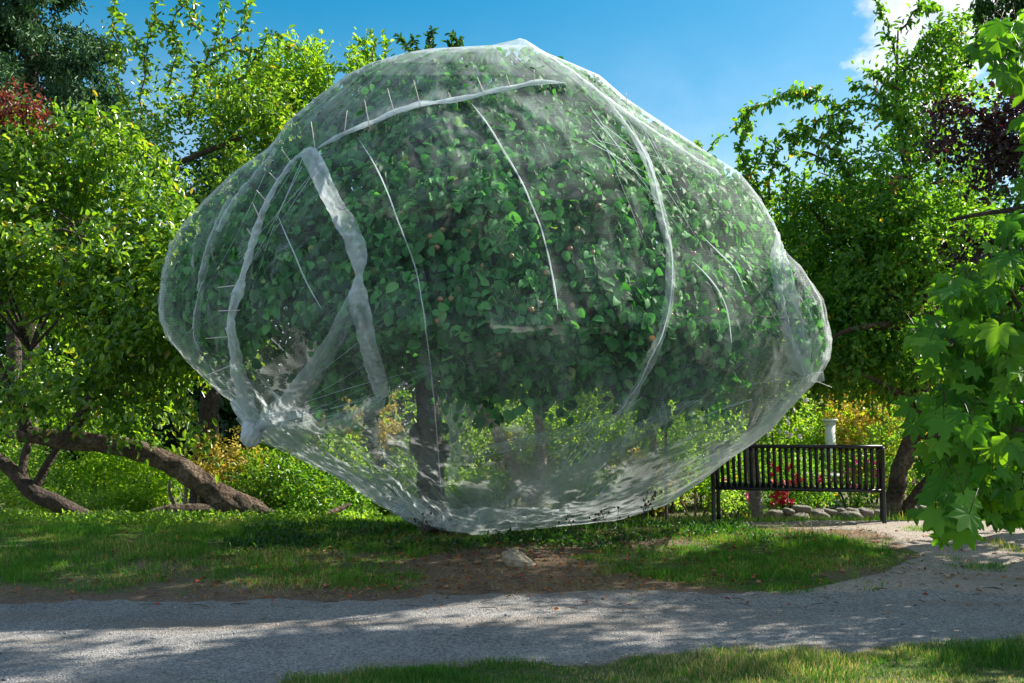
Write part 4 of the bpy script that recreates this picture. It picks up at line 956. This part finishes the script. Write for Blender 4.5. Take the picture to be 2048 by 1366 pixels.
t = upright('sapling', 'slender leafy shoot just above the right shoulder of the net', 1330, 14, 900, 300, .018, B_DARK)
sprays(t, [[(1410, 330), (1412, 300), (1440, 274)], [(1410, 330), (1400, 300), (1396, 284)]], 13.4, .075, G_RIGHT, B_TWIG, .04, .02, .5, .4, 'shoot', 3, .05)

t = thing('plum_tree', 'purple leaved plum tree hanging over the right side', 'tree')
v, f = tube([W(2250, 1100, 10.4), W(2230, 800, 10.4), W(2180, 450, 10.2), W(2100, 300, 10)], [.14, .11, .09, .05], 10, 24, .2, 3); mk('trunk', v, f, B_DARK, t)
for pl in ([(2180, 450, 10.2), (2060, 330, 10), (1960, 230, 9.9), (1890, 205, 9.9)], [(2150, 420, 10.2), (2020, 420, 10), (1900, 440, 9.9)]):
    v, f = tube([W(*q) for q in pl], np.linspace(.05, .015, len(pl)), 7, 16, .2, 7); mk('limb', v, f, B_DARK, t)
crown(t, [(1960, 330, 9.8, 100, 75, .55), (2030, 440, 9.9, 100, 75, .6), (1930, 250, 9.8, 70, 50, .4, .7), (1840, 345, 9.8, 50, 24, .3, .5), (1905, 420, 9.8, 55, 45, .4, .8), (2080, 260, 10, 120, 110, .7), (2000, 590, 9.9, 100, 70, .4, .5), (1950, 520, 9.8, 50, 60, .3, .5)], 900, 13, .055, G_PLUM, .17, .45, .5, .32, 33, .62)

t = upright('birch', 'weeping dark green branches hanging into the top right corner', 2180, 13, 1000, -100, .14, B_GREY)
sprays(t, [[(1950 + k * 9 + rng.uniform(-4, 4), -40), (1952 + k * 9, 10), (1955 + k * 9 + rng.uniform(-8, 8), 45 + 22 * math.sin(k * 1.7))] for k in range(15)] + [[(1960, 60), (1945, 100), (1935, 130)]], 12, .07, G_DARK, B_TWIG, .03, .012, .5, 1.0, 'shoot', 4, .07)

# maple in the right foreground
t = thing('maple', 'bright green maple with large pointed leaves hanging in from the right foreground', 'tree')
def Wm(a, b, Yd=3.2): return W(a, b, Yd)
v, f = tube([np.array([3.0, 3.9, -.05]), np.array([2.9, 3.8, 1.0]), np.array([2.6, 3.6, 1.9]), np.array([2.3, 3.4, 2.8])], [.07, .06, .05, .02], 12, 24, .15, 3); mk('trunk', v, f, B_GREY, t)
BR = [[(2160, 800, 3.5), (2040, 740, 3.4), (1970, 690, 3.3), (1930, 620, 3.2), (1890, 560, 3.1)], [(2160, 860, 3.5), (2000, 860, 3.3), (1880, 870, 3.1), (1810, 880, 3.0)], [(2160, 760, 3.5), (2060, 650, 3.3), (2010, 560, 3.2)],
      [(2200, 980, 3.5), (2050, 990, 3.3), (1930, 1020, 3.1), (1880, 1040, 3.0)], [(2100, 120, 3.4), (2020, 110, 3.3), (1950, 90, 3.2)], [(2150, 330, 3.4), (2080, 200, 3.3), (1990, 150, 3.2)], [(1970, 690, 3.3), (1900, 690, 3.1), (1850, 700, 3.0)]]
for pl in BR:
    P_ = [Wm(*q) for q in pl]; z_ = float(np.clip(P_[0][2] - .15, .5, 2.6)); P_ = [np.array([np.interp(z_, [0, 1, 1.9, 2.8], [3.0, 2.9, 2.6, 2.3]), np.interp(z_, [0, 1, 1.9, 2.8], [3.9, 3.8, 3.6, 3.4]), z_])] + P_; v, f = tube(P_, np.linspace(.026, .004, len(P_)), 7, 20, .1, 7); mk('branch', v, f, B_TWIG, t)
LP = []; LS = []
TIERS = [(1925, 640, 70, 34, 18), (1880, 690, 55, 40, 17), (1960, 610, 80, 40, 24), (1925, 745, 75, 30, 16), (1990, 700, 80, 50, 30), (2030, 570, 40, 40, 12), (2030, 480, 40, 30, 9), (1862, 865, 46, 26, 12), (1930, 880, 70, 34, 18), (2000, 840, 70, 50, 26), (1990, 920, 80, 34, 24),
         (1960, 960, 80, 34, 20), (1925, 1000, 55, 36, 15), (2010, 1000, 60, 50, 20), (1890, 1060, 46, 24, 10), (1930, 1085, 24, 24, 5), (2000, 1050, 60, 30, 12), (2040, 760, 50, 50, 16), (1990, 110, 50, 40, 20), (2020, 180, 40, 26, 9), (2040, 90, 40, 50, 14), (2140, 600, 90, 200, 60), (2140, 900, 90, 160, 50), (2150, 250, 90, 160, 40), (1950, 790, 60, 24, 12)]
for a_, b2, ra, rb, nn_ in TIERS:
    for k in range(nn_):
        LP.append(W(a_ + rng.normal(0, ra * .55), b2 + rng.normal(0, rb * .55) - 30, 3.15 + rng.normal(0, .16))); 
for k in range(420):
    u_ = norm(rng.normal(0, 1, 3)); q_ = np.array([2.75, 3.7, 2.35]) + u_ * np.array([.72, .75, .95]) * rng.random() ** .4
    if q_[0] > q_[1] * .53 + .06: LP.append(q_)
for e_ in ((2.1, 3.9, 3.1), (2.9, 3.2, 3.0), (3.2, 3.9, 2.6), (2.6, 4.2, 2.7), (3.3, 3.5, 1.9)):
    v, f = tube([np.array([2.65, 3.63, 1.7]), np.array([2.6, 3.6, 2.0]) * .5 + np.array(e_) * .5, np.array(e_)], [.035, .022, .006], 7, 12, .1, 3); mk('branch', v, f, B_TWIG, t)
LP = np.array(LP); n = len(LP)
D = norm(np.stack([rng.normal(-.35, .5, n), rng.normal(-.35, .35, n), rng.normal(-.75, .3, n)], -1))
Nn = norm(np.stack([rng.normal(-.25, .35, n), rng.normal(-.75, .35, n), rng.normal(.65, .3, n)], -1))
s = .066 * (.7 + .6 * rng.random(n))
rn = rng.random(n)
VV = []; o_ = 0; FF = []; RR = []
for q, kz in enumerate((.5, 1.2, 2.2)):
    sel = (np.arange(n) % 3) == q; tm = (T_MAPLE[0] * [1, 1, kz] + [0, 0, 0], T_MAPLE[1])
    v_, f_, kk = leaves(LP[sel], D[sel], Nn[sel], s[sel], s[sel] * [1.0, .9, 1.08][q], tm); VV.append(v_); FF.append(f_ + o_); o_ += len(v_); RR.append(np.repeat(rn[sel], kk))
mk('crown', np.vstack(VV), np.vstack(FF), G_MAPLE, t, False, {'rnd': ('FACE', np.concatenate(RR))})
pt = [tube([p - d * .06 + [0, 0, .03], p - d * .02 + [0, 0, .012], p], [.0012, .0012, .0012], 4, 2) for p, d in zip(LP[::2], D[::2])]
v, f = join(pt); o = mk('leaf_stalk', v, f, G_RED, t); o['kind'] = 'stuff'

# trees outside the right edge whose shade falls on the gravel
t = upright('shade_tree', 'broad orchard tree standing to the right of the view', 2700, 9.0, 1100, 300, .16, B_GREY)
crown(t, [(2560, 560, 7.9, 380, 300, 1.4), (2600, 150, 10, 330, 300, 1.8), (2700, 560, 9.5, 330, 300, 1.5)], 3300, 12, .115, G_RIGHT, .3, .4, .5, .42, 43, .6)
crown(t, [(2330, -330, 8.3, 440, 230, 1.1), (1880, -400, 8.2, 330, 170, 1.0, .8)], 1150, 12, .13, G_RIGHT, .35, .4, .5, .40, 44, .6, T_SMALL, 'upper_crown')
SHADE2 = t

# ------------------------------------------------------------------ bench
t = thing('bench', 'black metal slatted park bench seen from behind beside the dirt path', 'bench')
t2 = []
bc = W(1594, 1048, 11.3); bz = float(tz(bc[0], bc[1])); RZ = R(-18); LEN = 1.84
def bl(x, y, z):   # local bench coordinates: x along, y away from the camera, z up
    return np.array([bc[0] + x * math.cos(RZ) - y * math.sin(RZ), bc[1] + x * math.sin(RZ) + y * math.cos(RZ), bz + z])
prof_back = [(-.075, .855), (-.06, .75), (-.03, .60), (.0, .47), (.02, .415)]
prof_seat = [(.02, .415), (.06, .385), (.12, .385), (.25, .41), (.38, .425), (.47, .41), (.50, .37)]
def slats(prof, n, w, th_=.006):
    parts = []
    for k in range(n):
        x = -LEN / 2 + .045 + (LEN - .09) * k / (n - 1)
        P = prof; vs = []
        for (y, z) in P:
            for dx, dz in ((-w / 2, 0), (w / 2, 0), (w / 2, th_), (-w / 2, th_)): vs.append(bl(x + dx, y + (dz if z > .42 and P is prof_back else 0), z + (dz if P is prof_seat else 0)))
        m = len(P); fs = []
        for i in range(m - 1):
            for q in range(4): fs.append((i * 4 + q, i * 4 + (q + 1) % 4, i * 4 + 4 + (q + 1) % 4, i * 4 + 4 + q))
        fs += [(3, 2, 1, 0), (m * 4 - 4, m * 4 - 3, m * 4 - 2, m * 4 - 1)]
        parts.append((np.array(vs), [np.array(fs)]))
    return join(parts)
v, f = slats(prof_back, 28, .038); mk('backrest', v, f, M_BLACK, t, False)
v, f = slats(prof_seat, 28, .038); mk('seat', v, f, M_BLACK, t, False)
def rail(name, pts, r, seg=10):
    v, f = tube([bl(*q) for q in pts], [r] * len(pts), seg, max(2, (len(pts) - 1) * 4)); return mk(name, v, f, M_BLACK, t)
rail('top_rail', [(-LEN / 2, -.078, .86), (LEN / 2, -.078, .86)], .021)
rail('lower_rail', [(-LEN / 2, .035, .375), (LEN / 2, .035, .375)], .02)
rail('front_rail', [(-LEN / 2, .49, .36), (LEN / 2, .49, .36)], .02)
for s_ in (-1, 1):
    x = s_ * LEN / 2
    rail('leg', [(x, -.09, .86), (x, -.05, .62), (x, .0, .40), (x, -.01, .2), (x, -.03, -.02)], .024)
    rail('leg', [(x, .50, -.02), (x, .49, .2), (x, .48, .40), (x, .47, .60)], .024)
    rail('armrest', [(x, -.06, .64), (x, .1, .655), (x, .3, .65), (x, .47, .61), (x, .49, .57)], .024)
    rail('side_rail', [(x, .02, .38), (x, .48, .38)], .018)
    v, f = box(bl(x, -.03, .008), (.09, .09, .012), RZ); mk('foot_plate', v, f, M_BLACK, t, False)

# ------------------------------------------------------------------ stone wall, boulders, column, planter
t = thing('stone_wall', 'low dry stone wall of pale rocks behind the bench', 'wall')
x = 1535
while x < 1920:
    w_ = rng.uniform(18, 38)
    if not (1500 < x < 1510):
        yb = 15.6; c = W(x + w_ / 2, 1020, yb); z0 = float(tz(c[0], c[1])); h = rng.uniform(.17, .26)
        n_ = 1 if rng.random() < .5 else 2
        for q in range(n_):
            hh = h / n_
            V_, F_ = rocky((c[0], c[1] + rng.uniform(-.05, .05), z0 + hh * (q + .5)), (w_ * yb / FPX * .60, .18, hh * .62), int(rng.integers(99)), 12)
            mk('stone', V_, F_, M_STONE, t)
    x += w_ * .95
for k, (a_, b2, Yd, rx, rz, lab) in enumerate([(1640, 1028, 14.6, .17, .12, 'angular pale boulder with a dark top below the stone wall behind the bench'), (1700, 1018, 14.2, .20, .12, 'large rounded boulder behind the right half of the bench'), (1790, 1036, 13.6, .22, .10, 'flat pale boulder at the foot of the pear tree trunk'), (1880, 1032, 14.5, .2, .12, 'boulder partly hidden by the lowest maple leaves'), (1600, 1032, 14.8, .16, .10, 'small boulder behind the middle of the bench')]):
    c = W(a_, b2, Yd); z0 = float(tz(c[0], c[1]))
    v, f = rocky((c[0], c[1], z0 + rz * .5), (rx, rx * .8, rz), 50 + k, 18, .75); tag(mk('boulder', v, f, M_STONE), lab, 'rock', 'boulders along the garden edge')
c = W(1038, 1156, 8.35); z0 = float(tz(c[0], c[1]))
V_, F_ = lump_ball((0, 0, 0), (.135, .095, .085), 4, 30); V_[:, 2] *= np.interp(V_[:, 0], [-.13, -.05, .14], [1.0, 1.15, .45]); V_[:, 2] -= V_[:, 0] * .22
tag(mk('rock', V_ + [c[0], c[1], z0 + .035], F_, M_ROCK), 'smooth tan rock lying on the bare soil in front of the net', 'rock')
c = W(588 / 1 + 0, 1143, 8.4)
v, f = lump_ball((c[0], c[1], float(tz(c[0], c[1])) + .01), (.03, .025, .02), 8, 10); tag(mk('stone', v, f, M_ROCK), 'small pale stone in the grass left of the bare soil', 'rock')
# column
t = thing('column', 'pale stone column rising behind the bench', 'column')
cb = W(1664, 1000, 19); cz = float(tz(cb[0], cb[1])); ztop = W(1664, 838, 19)[2]
def lathe(c, prof, seg=24):
    an = np.linspace(0, 2 * math.pi, seg, endpoint=False); V = np.array([(c[0] + r * math.cos(a), c[1] + r * math.sin(a), z) for r, z in prof for a in an]); n = len(prof)
    i, j = np.meshgrid(np.arange(n - 1), np.arange(seg), indexing='ij')
    return V, [np.stack([i * seg + j, i * seg + (j + 1) % seg, (i + 1) * seg + (j + 1) % seg, (i + 1) * seg + j], -1).reshape(-1, 4), np.array([[(n - 1) * seg + q for q in range(seg)]])]
v, f = lathe(cb, [(.105, cz), (.10, cz + 1), (.092, ztop - .12)]); mk('shaft', v, f, M_COL, t)
v, f = lathe(cb, [(.09, ztop - .125), (.10, ztop - .11), (.105, ztop - .09), (.10, ztop - .08), (.125, ztop - .05), (.145, ztop - .045), (.145, ztop), (.0, ztop + .001)]); mk('capital', v, f, M_COL, t)
v, f = box((cb[0], cb[1], cz + .05), (.34, .34, .12)); mk('base', v, f, M_COL, t, False)
t = thing('planter', 'brown stone basin among the roses behind the bench', 'planter')
pc = W(1638, 1000, 17.5); pz = float(tz(pc[0], pc[1])) + .02; pt_ = W(1638, 947, 17.5)[2]
v, f = lathe(pc, [(.12, pz), (.10, pz + .05), (.09, pt_ - .35), (.2, pt_ - .25), (.32, pt_ - .08), (.34, pt_ - .05)]); M_BAS = plain('brown_stone', (.16, .11, .09), (.26, .19, .16), 12, .9, .4); mk('bowl', v, f, M_BAS, t)
v, f = lathe(pc, [(.34, pt_ - .05), (.37, pt_ - .045), (.37, pt_), (.33, pt_), (.31, pt_ - .04), (.0, pt_ - .05)]); mk('rim', v, f, M_COL, t)

# trunk behind the bench with its small mound, and pale trunks seen through the net
t = upright('garden_tree', 'grey straight trunk standing behind the left part of the bench', 1517, 13.6, 1025, 760, .075, B_GREY, -4)
crown(t, [(1520, 770, 13.8, 80, 50, .7), (1450, 700, 14, 90, 90, .9)], 500, 12, .075, G_RIGHT, .22, .4, .5, .35, 55, .5)
t = upright('garden_tree', 'pale forked tree seen through the lower part of the net', 1062, 15.5, 985, 965, .10, B_GREY, 0)
for pl in ([(1058, 1000, 15.5), (1035, 940, 15.5), (990, 860, 15.4), (960, 800, 15.3), (930, 700, 15.3)], [(1066, 1000, 15.5), (1082, 930, 15.5), (1080, 860, 15.6), (1070, 780, 15.6), (1090, 680, 15.6)]):
    v, f = tube([W(*q) for q in pl], [.13, .10, .085, .07, .05], 9, 24, .2, 7); mk('limb', v, f, B_GREY, t)
crown(t, [(980, 720, 15.6, 200, 70, .9), (1180, 700, 15.8, 160, 80, .9)], 800, 13, .075, G_BRIGHT, .24, .4, .5, .40, 57, .5)
t = upright('garden_tree', 'low branched tree seen through the right part of the net', 1330, 17, 985, 830, .07, B_GREY, -30)
v, f = tube([W(1190, 780, 16.8), W(1225, 800, 16.8), W(1300, 795, 16.9), W(1320, 850, 17)], [.03, .04, .05, .06], 7, 20, .2); mk('limb', v, f, B_GREY, t)
crown(t, [(1250, 770, 17, 130, 60, 1), (1380, 800, 17, 90, 60, .9)], 700, 13, .08, G_BRIGHT, .26, .3, .5, .42, 58, .5)
t = upright('young_tree', 'thin tree with a dark bark standing among the shrubs at the left', 200, 17.5, 1000, 700, .11, B_GREY)
crown(t, [(200, 800, 17.5, 120, 70, 1)], 300, 12, .09, G_BRIGHT, .26, .3, .5, .4, 59, .5)
t = upright('young_tree', 'second thinner trunk just left of the thin dark one among the left shrubs', 184, 18, 1000, 800, .07, B_DARK)
t = thing('shrub', 'pale stemmed shrub with yellow flowers right of the leaning trunk', 'shrub')
g0 = W(365, 1040, 14.5); g0[2] = float(tz(g0[0], g0[1]))
for a_, b2 in ((340, 960), (372, 950), (395, 985)):
    v, f = tube([g0, W(a_, b2 + 30, 14.5), W(a_, b2, 14.5)], [.03, .025, .015], 6, 10, .1); mk('stem', v, f, B_GREY, t)
crown(t, [(370, 940, 14.5, 60, 30, .4), (450, 920, 14.6, 90, 45, .5), (480, 950, 14.6, 60, 45, .5)], 420, 12, .055, G_YEL, .16, .1, .5, .4, 61, .55, T_SMALL, 'foliage')

# ------------------------------------------------------------------ shrubs along the garden behind
def shrub(name, label, px, py, Yd, rx, rz, mat, n, L_, seed, cat='shrub', dep=.9, droop=.1, group=None, hole=.3):
    t = thing(name, label, cat, group)
    c = W(px, py, Yd); g0 = np.array([c[0], c[1], float(tz(c[0], c[1])) - .02])
    parts = [tube([g0 + [q, 0, 0], (g0 + c) / 2 + [q * 2, 0, 0], c + [q * 4, 0, 0]], [.025, .02, .008], 5, 6, .1) for q in (-.08, 0, .09)]
    v, f = join(parts); mk('stem', v, f, B_TWIG, t)
    crown(t, [(px, py, Yd, rx, rz, dep)], n, 13, L_, mat, .2, droop, .45, hole, seed, .55, T_SMALL, 'foliage')
    return t
SH = [(-60, 920, 16, 130, 110, G_SHRUB, 420, .07, 'sunlit shrub behind the forked trunk at the left edge'),
      (90, 960, 17.5, 110, 70, G_SHRUB, 420, .07, 'sunlit shrub seen under the leaning trunk beside its forked neighbour'),
      (270, 950, 17, 110, 80, G_BRIGHT, 420, .075, 'bright leafy shrub filling the gap under the leaning trunk'),
      (150, 1010, 16, 150, 30, G_SHRUB, 260, .06, 'low green shrub at the foot of the left garden'),
      (330, 1000, 16, 120, 35, G_BRIGHT, 260, .06, 'low bright shrub behind the fallen log'),
      (560, 980, 14.2, 90, 70, G_LEFT, 420, .06, 'leafy shrub left of the netted trunk foot, nearest the leaning trunk root'),
      (660, 1000, 13.6, 80, 60, G_RIGHT, 380, .055, 'low leafy shrub under the lower left edge of the net'),
      (620, 900, 16, 110, 110, G_SHRUB, 520, .07, 'tall shrub behind the tied knot of the net'),
      (760, 900, 17, 110, 120, G_BRIGHT, 520, .075, 'bright shrub seen through the net left of the trunk'),
      (900, 930, 18, 100, 80, G_SHRUB, 420, .07, 'pale green shrub seen through the net just right of the trunk'),
      (1000, 860, 19, 120, 110, G_BRIGHT, 520, .085, 'yellow green shrub behind the pale forked tree'),
      (1130, 900, 18, 120, 100, G_SHRUB, 520, .08, 'tall pale shrub in the middle of the view through the net'),
      (1260, 900, 18.5, 110, 100, G_BRIGHT, 520, .08, 'sunlit shrub seen through the right lower net'),
      (1290, 960, 17, 70, 45, G_YEL, 260, .06, 'shrub with reddish yellow tips seen through the lower right of the net'),
      (1400, 880, 19, 110, 120, G_SHRUB, 520, .08, 'tall shrub behind the right lower edge of the net'),
      (1390, 985, 15.5, 75, 42, G_SHRUB, 360, .05, 'low blue green shrub left of the bench'),
      (1460, 970, 16.5, 60, 70, G_RIGHT, 320, .055, 'rose shrub with few flowers behind the left end of the bench'),
      (1545, 850, 19.5, 75, 90, G_SHRUB, 420, .075, 'pale shrub with white blooms above the left part of the bench'),
      (1640, 900, 20.5, 90, 90, G_BRIGHT, 420, .08, 'yellow green shrub behind the pale column'),
      (1740, 870, 20, 100, 110, G_YEL, 360, .08, 'sunny yellow green shrub above the right end of the bench'),
      (1840, 900, 19, 110, 100, G_SHRUB, 420, .08, 'tall shrub between the two pear trunks'),
      (1960, 900, 18, 130, 120, G_DARK, 420, .08, 'dark shrub behind the maple leaves'),
      (2120, 900, 17, 130, 140, G_DARK, 360, .08, 'dark shrub beyond the right edge of the picture'),
      (1700, 960, 18.5, 150, 45, G_RIGHT, 420, .055, 'rose bush with pink blooms behind the right half of the bench'),
      (1580, 965, 17.2, 75, 50, G_RIGHT, 320, .05, 'rose bush covered with crimson blooms behind the bench'),
      (1880, 985, 17, 110, 30, G_SHRUB, 260, .045, 'low bed of pale pink flowers right of the pear trunk')]
shr = {}
for k, (a_, b2, Yd, rx, rz, m_, n_, L_, lab) in enumerate(SH):
    nm = 'rose_bush' if 'rose' in lab else 'shrub'
    shr[k] = shrub(nm, lab, a_, b2, Yd, rx, rz, m_, int(n_ * 1.15), L_, 70 + k, 'rose bush' if nm == 'rose_bush' else 'shrub', .8, .1, None, .25)
for k, (a_, b2, Yd, rx, rz, m_, lab) in enumerate([(930, 975, 17.2, 75, 32, G_BRIGHT, 'low sunny shrub at the foot of the garden, just right of the netted trunk'), (1180, 975, 16.8, 90, 34, G_SHRUB, 'low pale shrub right of the pale forked tree'), (1020, 930, 18.6, 90, 60, G_YEL, 'yellow leaved shrub behind the pale forked tree'),
        (700, 850, 18.5, 90, 80, G_YEL, 'yellow green shrub seen through the left lower net'), (1330, 930, 17.6, 60, 60, G_BRIGHT, 'bright shrub behind the right lower seam of the net'), (800, 985, 15.8, 60, 34, G_SHRUB, 'small shrub seen through the net left of the trunk foot')]):
    shrub('shrub', lab, a_, b2, Yd, rx, rz, m_, 420, .07, 170 + k, 'shrub', .7, .1, None, .2)
# blooms
def bloom_mesh(r, mat, seed):
    rg = np.random.default_rng(seed); n = 16
    P = rg.normal(0, r * .2, (n, 3)); D = norm(rg.normal(0, 1, (n, 3)) + [0, -.3, .3])
    V, F, _ = leaves(P, D, norm(rg.normal(0, 1, (n, 3))), r, r * 1.0, T_SMALL)
    return V, F
def blooms(parent, pix, Yd, r, mat, sd_=.15):
    me = None
    for a_, b2 in pix:
        c = W(a_, b2, Yd + rng.uniform(-sd_, sd_))
        if me is None:
            v, f = bloom_mesh(r, mat, int(rng.integers(99))); o = mk('flower', v, f, mat, parent, False); me = o.data
        else:
            o = bpy.data.objects.new('flower', me); COL.objects.link(o); o.parent = parent
        o.location = c; o.rotation_euler = (rng.uniform(-.5, .5), rng.uniform(-.5, .5), rng.uniform(0, 6)); s_ = rng.uniform(.7, 1.3); o.scale = (s_,) * 3
rp = lambda n, a0, a1, b0, b1: [(rng.uniform(a0, a1), rng.uniform(b0, b1)) for _ in range(n)]
blooms(shr[24], rp(14, 1535, 1575, 970, 1002) + rp(10, 1530, 1590, 930, 975) + [(1583, 1003), (1545, 1008), (1560, 1005)] + rp(5, 1590, 1640, 950, 985), 16.2, .055, M_ROSE)
blooms(shr[23], [(1707, 915), (1706, 908), (1700, 940)] + rp(14, 1680, 1770, 920, 975), 17.4, .04, M_PINK)
blooms(shr[25], rp(40, 1790, 1900, 955, 1005), 16.2, .028, M_PALEPINK)
blooms(shr[17], rp(20, 1520, 1620, 790, 880), 17.4, .045, M_WHITE)
blooms(shr[16], [(1402, 955), (1450, 960), (1425, 948), (1500, 1000), (1495, 990)], 15.6, .045, M_PINK)

# a belt of taller trees closes the view beyond the garden
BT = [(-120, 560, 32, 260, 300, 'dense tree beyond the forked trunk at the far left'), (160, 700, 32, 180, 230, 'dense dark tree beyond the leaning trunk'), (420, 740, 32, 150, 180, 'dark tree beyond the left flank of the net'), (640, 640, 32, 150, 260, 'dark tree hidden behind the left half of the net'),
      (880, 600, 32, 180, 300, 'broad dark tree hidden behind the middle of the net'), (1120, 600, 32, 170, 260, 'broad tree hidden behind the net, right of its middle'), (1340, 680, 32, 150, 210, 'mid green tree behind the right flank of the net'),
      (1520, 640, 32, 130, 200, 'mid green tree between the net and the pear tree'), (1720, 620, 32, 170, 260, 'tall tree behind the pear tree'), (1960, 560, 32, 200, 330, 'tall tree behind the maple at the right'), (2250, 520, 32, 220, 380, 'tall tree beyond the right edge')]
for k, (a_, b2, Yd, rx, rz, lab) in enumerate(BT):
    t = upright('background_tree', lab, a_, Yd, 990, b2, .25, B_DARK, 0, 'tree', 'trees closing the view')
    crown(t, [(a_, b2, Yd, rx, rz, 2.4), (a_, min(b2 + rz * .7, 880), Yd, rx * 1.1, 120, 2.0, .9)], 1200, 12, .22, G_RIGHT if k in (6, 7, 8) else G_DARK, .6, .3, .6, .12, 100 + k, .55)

# dry seed heads at the right foot of the net
wd_lab = ['dry seed head stalk at the left of the row under the net edge', 'tall dark seed head stalk under the right lower net', 'dry stalk with round seed heads leaning right', 'short dry stalk beside the tall seed heads', 'rightmost dry seed head stalk near the net corner', 'bent dry stalk nearest the bench side of the net', 'thin dry stalk leaning left beneath the net', 'small seed stalk at the left foot of the net']
for k, (a_, tx, ty) in enumerate([(1180, 1205, 1010), (1238, 1242, 985), (1262, 1310, 985), (1225, 1200, 1015), (1280, 1300, 960), (1330, 1370, 1000), (1150, 1130, 1022), (850, 846, 1038)]):
    t = thing('dry_stalk', wd_lab[k], 'plant', 'dry seed stalks along the foot of the net')
    c = W(a_, 1062, 9.4); c[2] = float(tz(c[0], c[1])); e = W(tx, ty, 9.3)
    st = [tube([c, (c + e) / 2 + rng.normal(0, .015, 3), e], [.004, .003, .002], 5, 8)]
    heads = []
    for q in range(7):
        u_ = rng.uniform(.35, 1); b0 = c + (e - c) * u_; tip = b0 + np.array([rng.normal(0, .06), rng.normal(0, .04), rng.uniform(.02, .09)])
        st.append(tube([b0, (b0 + tip) / 2 + [0, 0, .01], tip], [.002, .002, .0015], 4, 3)); heads.append(lump_ball(tip, (.010, .010, .012), q, 6))
    v, f = join(st); mk('stem', v, f, B_DARK, t); v, f = join(heads); o = mk('seed_heads', v, f, B_DARK, t); o.name = 'seed_head'; o['kind'] = 'stuff'

# windfall apples on the bank
wl = ['red fallen apple in the right hand lawn nearest the dirt path', 'orange red windfall on the right lawn', 'red windfall at the near edge of the right lawn', 'windfall apple on the straw beside the right lawn', 'small red windfall lying left of the tan rock', 'red windfall at the gravel edge left of the rock']
for k, (a_, b2, Yd) in enumerate([(1703, 1106, 8.75), (1684, 1144, 8.1), (1517, 1176, 7.75), (1428, 1142, 8.1), (893, 1198, 7.6), (650, 1188, 7.65)]):
    c = W(a_, b2, Yd); o = bpy.data.objects.new('windfall_apple', apple_mesh); COL.objects.link(o); o.location = (c[0], c[1], float(tz(c[0], c[1])) + .02); o.scale = (.8,) * 3
    tag(o, wl[k], 'apple', 'windfall apples on the bank')

# ------------------------------------------------------------------ every Empty sits at its thing's base
from mathutils import Matrix
bpy.context.view_layer.update()
for e in [o for o in COL.objects if o.type == 'EMPTY' and o.parent is None]:
    lo = None
    for c in COL.objects:
        if c.parent is e and c.type == 'MESH' and c.name.split('.')[0] in ('trunk', 'net_sheet', 'leg', 'stem', 'stone', 'shaft', 'bowl', 'log_wood'):
            bb_ = [Vector(q) for q in c.bound_box]; mn = min(q.z for q in bb_)
            b0 = Vector((sum(q.x for q in bb_) / 8, sum(q.y for q in bb_) / 8, mn)) + c.location
            if lo is None or b0.z < lo.z: lo = b0
    if lo is not None:
        e.location = lo
        for c in COL.objects:
            if c.parent is e: c.matrix_parent_inverse = Matrix.Translation(-lo)
